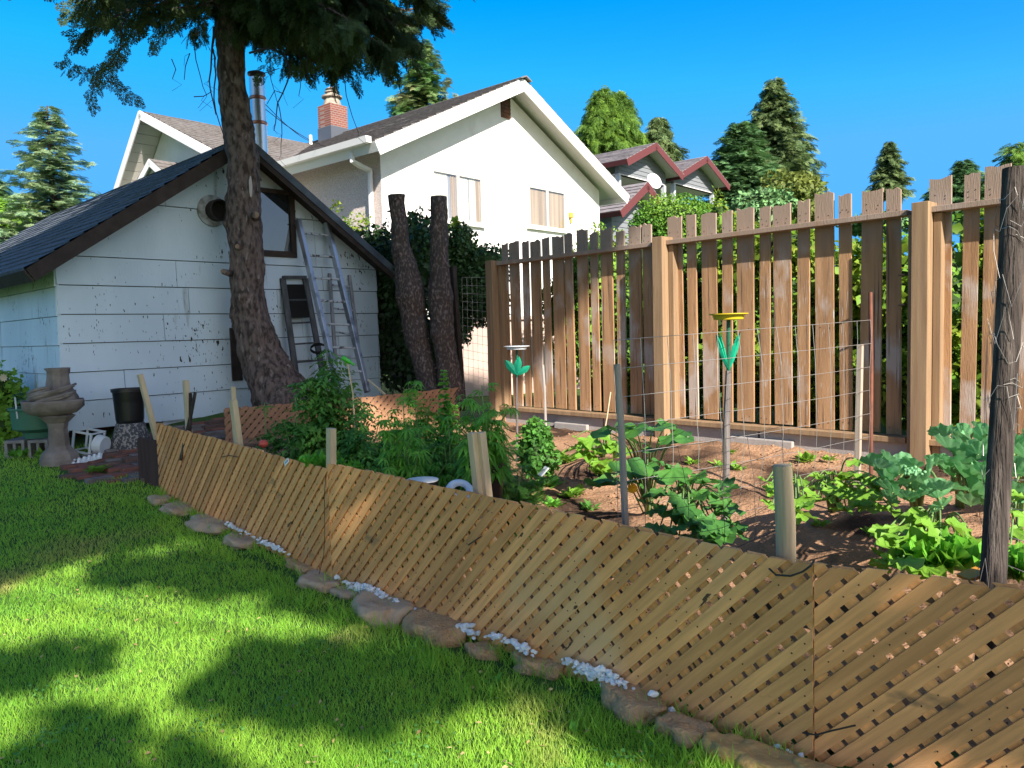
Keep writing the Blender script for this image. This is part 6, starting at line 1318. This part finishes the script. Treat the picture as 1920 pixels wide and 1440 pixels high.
# low weeds over the soil
for (px, py, r, m, lab) in ((1348, 880, .09, m_zuc, "low pale weed on the soil left of the yellow plate feeder"), (1298, 872, .08, m_zuc, "pale weed on the lit soil midway along the wire mesh"), (1380, 885, .09, m_zuc, "low pale weed just right of the yellow plate feeder stick"), (1510, 868, .10, m_zuc, "pale weed near the concrete wall left of the bleached lath"), (1550, 866, .08, m_zuc, "pale weed near the concrete wall close to the bleached lath"), (1370, 852, .07, m_zuc, "tiny pale weed by the pale footing strip"), (1540, 990, .07, m_zuc, "tiny weed on bare soil right of the thick post"), (1630, 1004, .06, m_zuc, "tiny weed on bare soil below the zucchini plant"), (1030, 915, .12, m_fern, "low weed patch on the dark soil right of the plant label"), (1075, 935, .12, m_zuc, "low weed patch left of the climbing squash plant"), (990, 950, .10, m_fern, "low weed patch right behind the middle lattice panel"), (1060, 870, .14, m_zuc, "low yellowish weed patch left of the sunlit zucchini"), (1130, 895, .14, m_zuc, "yellowish weed patch below the sunlit zucchini"), (1000, 925, .12, m_fern, "low weeds on the dark soil just below the plant label"), (1040, 955, .10, m_fern, "low weeds behind the lattice left of the slim grey pole"), (965, 930, .12, m_fern, "low weeds at the foot of the feathery plant right of the pot"), (1105, 960, .09, m_tom, "dark weeds at the foot of the slim grey pole")):
    small_weed(px, py, r, 26 if r > .09 else 14, m, lab, up=.8)
# left corner plants
stemmy("potted_plant", 68, 785, 715, PLANTER.y, .2, 9, PALM, .14, 1.3, mat("blue_green_small_leaves", (.04, .12, .06), island=.3, rough=.6, trans=.2), "bluish fine leaved plant growing in the green planter", "plant", base=PLANTER)
leaf_cloud("yellow_green_bush", [(P(15, 770, 8.4), (.26, .25, .28)), (P(-15, 740, 8.4), (.3, .25, .3)), (P(20, 790, 8.3), (.22, .2, .2))], 1800, .07, m_zuc, "yellow green leafy bush at the far left edge by the shed", "bush")
o = MB().tube([P(28, 745, 7.6), P(33, 785, 7.6)], .008, 6).build("white_stick", m_wp); recenter(o); tag(o, "short pale stick standing in the green planter", "stick")
c = P(8, 708, 8.2); o = Leaves()
for k in range(9): o.add(LS, [(math.cos(k * .7), -.3, math.sin(k * .7))], (0, -1, 0), [tuple(c)], .035, .05)
o = o.build("cream_flower", mat("cream_petals", (.6, .5, .35), rough=.7, trans=.3)); recenter(o); tag(o, "single faded cream flower above the bush at the far left", "flower")
small_weed(85, 862, .12, 40, m_zuc, "bright weeds at the lawn edge before the fountain", up=.9); small_weed(180, 888, .12, 26, m_zuc, "bright weeds creeping over the brick patio edge", up=.5)
small_weed(40, 858, .12, 40, m_fern, "bright weeds at the lawn edge before the cinder blocks", up=1.0)
# ================================================================== conifers and far trees
def conifer(px, pyt, d, wpx, pyw, m, label, nb=150, shape=1.0, droop=.35, size=.9, sparse=0.0, name="conifer_tree", tops=None, seed=0, twig=.5, back=None):
    """apex at (px, pyt); half width wpx at picture row pyw; base on the ground"""
    r = random.Random(seed + int(px)); top = P(px, pyt, d); zt = top.z; zw = P(px, pyw, d).z; hw = wpx / F * d; slope = hw / max(.1, (zt - zw)) 
    root = thing(name, label, "tree", (top.x, top.y, 0), "tall trees beyond the gardens"); MB().tube([Vector((top.x, top.y, -.2)), Vector((top.x, top.y, zt * .5)), Vector((top.x, top.y, zt))], [.35, .2, .02], 8, jit=.1).build("trunk", m_bark2, root)
    L = Leaves(); bm_ = MB(); zlow = max(1.2, zw - hw * 1.6); stp = [spray(8, 1.0, droop, .024, True, s + 3) for s in range(3)]
    P_, D_, S_2 = [[], [], []], [[], [], []], [[], [], []]
    for i in range(nb):
        f = (i + r.random()) / nb; z = zt - (zt - zlow) * f ** .85; Rr = hw * ((zt - z) / (zt - zw)) ** shape * r.uniform(.55, 1.25) + .06
        Rr = min(Rr, hw * 1.35); az = i * 2.4 + r.uniform(-.4, .4); dv = np.array([math.cos(az), math.sin(az), 0]); n = max(3, int(Rr / (size * .16)))
        if sparse and dv[0] > .2 and r.random() < sparse: n = max(2, n // 3)
        bm_.tube([Vector((top.x, top.y, z)), Vector((top.x + dv[0] * Rr * .9, top.y + dv[1] * Rr * .9, z - droop * Rr * .6))], [.03, .008], 4, cap=False)
        for j in range(n):
            t = (j + .5) / n; q = np.array([top.x, top.y, z]) + dv * Rr * t + np.array([0, 0, -droop * Rr * t * t * .8 + .12 * Rr * t]); side = np.array([-dv[1], dv[0], 0]); w = .42 * Rr * (1 - t * .7)
            for k in range(4 if t < .8 else 3):
                s = r.randrange(3); P_[s].append(q + side * r.uniform(-w, w) * .6 + np.array([0, 0, r.gauss(0, size * .06)])); D_[s].append(dv * r.uniform(.3, 1) + side * r.uniform(-.9, .9) + np.array([0, 0, -droop * r.uniform(-.2, 1.6)])); S_2[s].append(size * r.uniform(.35, .75) * twig * 1.85)
    for s in range(3):
        if P_[s]: a = np.array(S_2[s]); L.add(stp[s], np.array(D_[s]), unit(np.stack([RNG.normal(0, .4, len(a)), RNG.normal(0, .4, len(a)), np.ones(len(a))], 1)), np.array(P_[s]), a, a)
    L.build("crown", m, root); bm_.build("branches", m_bark2, root); return root
m_c1 = mat("bluish_fir_needles", (.18, .31, .18), col2=(.28, .36, .16), scale=1.2, rough=.7, island=.5, trans=.2)
m_c2 = mat("spruce_needles", (.12, .27, .07), col2=(.27, .28, .13), scale=.35, ramp=(.45, .6), rough=.7, island=.3, trans=.15)
m_c3 = mat("bright_cedar_needles", (.20, .34, .05), col2=(.10, .20, .04), scale=1.4, rough=.7, island=.5, trans=.3)
m_c4 = mat("dark_fir_needles", (.09, .20, .08), col2=(.15, .28, .10), scale=1.1, rough=.7, island=.5, trans=.15)
m_c5 = mat("olive_fir_needles", (.20, .27, .10), col2=(.11, .18, .07), scale=1.1, rough=.7, island=.5, trans=.15)
conifer(88, 198, 30, 82, 400, m_c1, "airy bluish fir left of the shed roof", nb=120, size=1.0, droop=.12, shape=.8, twig=.42)
conifer(793, 76, 45, 60, 205, m_c2, "fir with bare right side behind the white house roof", nb=170, size=1.3, sparse=.6, shape=.75, twig=.42, droop=.2)
conifer(1128, 165, 50, 52, 240, m_c3, "bright green drooping cedar, left of a pair behind the gable end", nb=190, size=1.3, droop=.7, shape=.65, twig=.45)
conifer(1160, 170, 51, 48, 240, m_c3, "bright green drooping cedar, right of a pair behind the gable end", nb=170, size=1.3, droop=.7, shape=.65, seed=4, twig=.45)
conifer(1235, 219, 53, 36, 280, m_c5, "narrow olive tree just right of the bright cedars", nb=150, size=1.2, droop=.5, shape=.7, twig=.45)
conifer(1452, 146, 56, 66, 300, m_c5, "tallest olive green fir right of the grey house", nb=260, size=1.3, droop=.3, shape=.6, twig=.45)
conifer(1388, 230, 50, 52, 300, m_c4, "dark bushy pine left of the tallest olive fir", nb=220, size=1.2, droop=.15, shape=.55, twig=.45)
conifer(1668, 265, 58, 26, 325, m_c5, "slim fir tip above the middle of the tall fence", nb=130, size=.9, droop=.3, shape=.8, twig=.5)
conifer(1755, 350, 60, 30, 385, m_c4, "low dark fir tip left of the right fence post", nb=80, size=1.0, droop=.2, shape=.8, twig=.5)
conifer(1808, 300, 40, 34, 350, m_c4, "dark fir tip behind the fence boards near the tall dark pole", nb=110, size=.9, droop=.2, shape=.8, twig=.5)
conifer(1905, 270, 26, 52, 330, m_c3, "near fir with reaching branch tips at the right edge", nb=70, size=.8, droop=.35, shape=.6, twig=.45)
conifer(-20, 330, 40, 60, 400, m_c4, "dark tree at the far left edge behind the airy fir", nb=90, size=1.1, droop=.2, shape=.6, twig=.5)
def bushy_tree(px, py, d, rx, rz, m, label, n, size, name="broadleaf_tree"):
    c = P(px, py, d); r = random.Random(px); bl = [(c, (rx, rx, rz))]
    for _ in range(7): bl.append((c + Vector((r.uniform(-rx, rx), r.uniform(-rx, rx) * .6, r.uniform(-rz, rz) * .7)), (rx * r.uniform(.35, .55), rx * .5, rz * r.uniform(.35, .5))))
    t = leaf_cloud(name, bl, n, size, m, label, "tree", grp="tall trees beyond the gardens"); MB().tube([Vector((c.x, c.y, -.2)), Vector((c.x, c.y, c.z))], [.2, .1], 8).build("trunk", m_bark2, t); return t
bushy_tree(1482, 375, 46, 1.9, 1.5, mat("olive_leaves", (.12, .16, .03), col2=(.17, .20, .04), scale=.5, island=.3, trans=.25, rough=.6), "round yellowish tree at the foot of the tallest olive fir", 3500, .30)
bushy_tree(1420, 395, 44, 1.5, 1.2, m_c4, "round dark green tree below the dark bushy pine", 2500, .28)
bushy_tree(5, 405, 34, 1.0, .7, m_zuc, "yellow green treetop at the far left over the shed roof", 1500, .22)
bushy_tree(1660, 420, 50, 2.2, .6, m_c4, "low dark tree line seen between the fence board tips", 2200, .3)
# ================================================================== unseen leafy tree behind the viewer, leaves laid along sun rays to cast shade
def proj(v):
    q = Vector(v) - CAM; z = q.dot(FW)
    if z < .1: return (-9999, -9999)
    return (960 + q.dot(RT) / z * F, 720 - q.dot(UP) / z * F)
def inpoly(x, y, poly):
    c = False; j = len(poly) - 1
    for i in range(len(poly)):
        xi, yi = poly[i]; xj, yj = poly[j]
        if (yi > y) != (yj > y) and x < (xj - xi) * (y - yi) / (yj - yi) + xi: c = not c
        j = i
    return c
DARK = [[(-400, 880), (330, 900), (520, 1010), (470, 1020), (350, 1010), (150, 1050), (90, 1075), (-60, 1120), (-500, 1130)],
        [(160, 1095), (190, 1065), (330, 1045), (480, 1015), (620, 1080), (700, 1140), (660, 1180), (560, 1150), (470, 1110), (400, 1130), (300, 1100), (200, 1115)],
        [(-100, 1290), (-100, 1260), (100, 1240), (200, 1230), (210, 1255), (110, 1285), (0, 1320)],
        [(330, 1330), (400, 1300), (470, 1240), (560, 1238), (640, 1228), (760, 1245), (900, 1235), (1000, 1240), (1150, 1300), (1310, 1365), (1325, 1400), (1330, 1480), (1110, 1430), (1090, 1340), (960, 1312), (900, 1325), (880, 1370), (760, 1400), (640, 1440), (560, 1380), (480, 1385)],
        [(60, 1400), (100, 1360), (220, 1380), (240, 1440), (400, 1460), (500, 1600), (0, 1600)],
        [(870, 1225), (1000, 1240), (1190, 1310), (1190, 1410), (1100, 1335), (960, 1308), (880, 1322)],
        [(640, 1105), (900, 1205), (1300, 1330), (1310, 1410), (1000, 1262), (760, 1220), (640, 1172)]]
LIGHT = [[(640, 910), (705, 930), (650, 1060), (590, 1060)], [(370, 840), (400, 845), (372, 930), (352, 925)]]
def shaded(u, v):
    p = (u, v, hgt(u, v)); ls_ = lat_side(u, v)
    if v > 7.2 and u < (-.62 if v < 10.5 else -.40):
        if v < 9.8 and u > -2.5 and v > 8.4: return False       # keeps the back lattice in sun
        return True
    if u < -2.6 and v > 5.8: return True
    if ls_ < -.02:
        px, py = proj(p)
        if v < 1.2: return random.random() < .35
        for q in DARK:
            if inpoly(px, py, q): return True
        return False
    # garden side: the strip whose rays cross the lattice first
    for k in range(3):
        a, b = LP[k], LP[k + 1]; d = b - a; off = Vector((-SH.x, -SH.y)) * 1.54; det = d.x * off.y - d.y * off.x; rx, ry = u - a.x, v - a.y
        s = (rx * off.y - ry * off.x) / det; t = (d.x * ry - d.y * rx) / det
        if -.02 <= s <= 1.02 and 0 <= t <= .70:
            q = a + d * s; px, py = proj((q.x, q.y, t)); 
            for l in LIGHT:
                if inpoly(px, py, l): return False
            return random.random() < .55
    if u < -.2 and 4.6 < v < 7.4: return random.random() < .45 and not (u > -1.0 and v > 6.3)
    return False
LL = Leaves(); pos = []; tries = 0
while len(pos) < 98000 and tries < 500000:
    tries += 1; u_, v_ = random.uniform(-10, 4.5), random.uniform(.2, 15.2)
    if u_ > .8 and v_ > 8: continue
    if not shaded(u_, v_): continue
    y = random.uniform(-6.8, -2.6) if v_ < 8 else random.uniform(-8.0, -3.8); t = (v_ - y) / (-SV.y); p = Vector((u_, v_, 0)) + SV * t
    pos.append((p.x, p.y, p.z))
pos = np.array(pos); pos += RNG.normal(0, .03, pos.shape); n = len(pos)
sh_t = thing("unseen_shade_tree", "tall leafy tree unseen behind the viewer, its crown shaped to dapple the lawn with shade", "tree", (4.6, -5.4, 0))
s = RNG.uniform(.10, .17, n); LL.add(LS, sph(n), sph(n), pos, s * .9, s); LL.build("crown", m_tom, sh_t)
bt = MB(); bt.tube([Vector((4.6, -5.4, -.2)), Vector((4.65, -5.4, 3)), Vector((4.6, -5.5, 7)), Vector((4.7, -5.6, 11))], [.28, .22, .16, .06], 12, jit=.15); bt.build("trunk", m_bark, sh_t, smooth=True)
bl = MB()
for k in range(46):
    q = Vector(tuple(pos[RNG.integers(n)])); z0 = max(1.8, min(10.5, q.z - 1.5)); s0 = Vector((4.62, -5.45, z0)); bl.tube([s0, (s0 + q) / 2 + Vector((0, 0, .25)), q], [.022, .014, .005], 5, cap=False)
bl.build("branches", m_bark, sh_t)
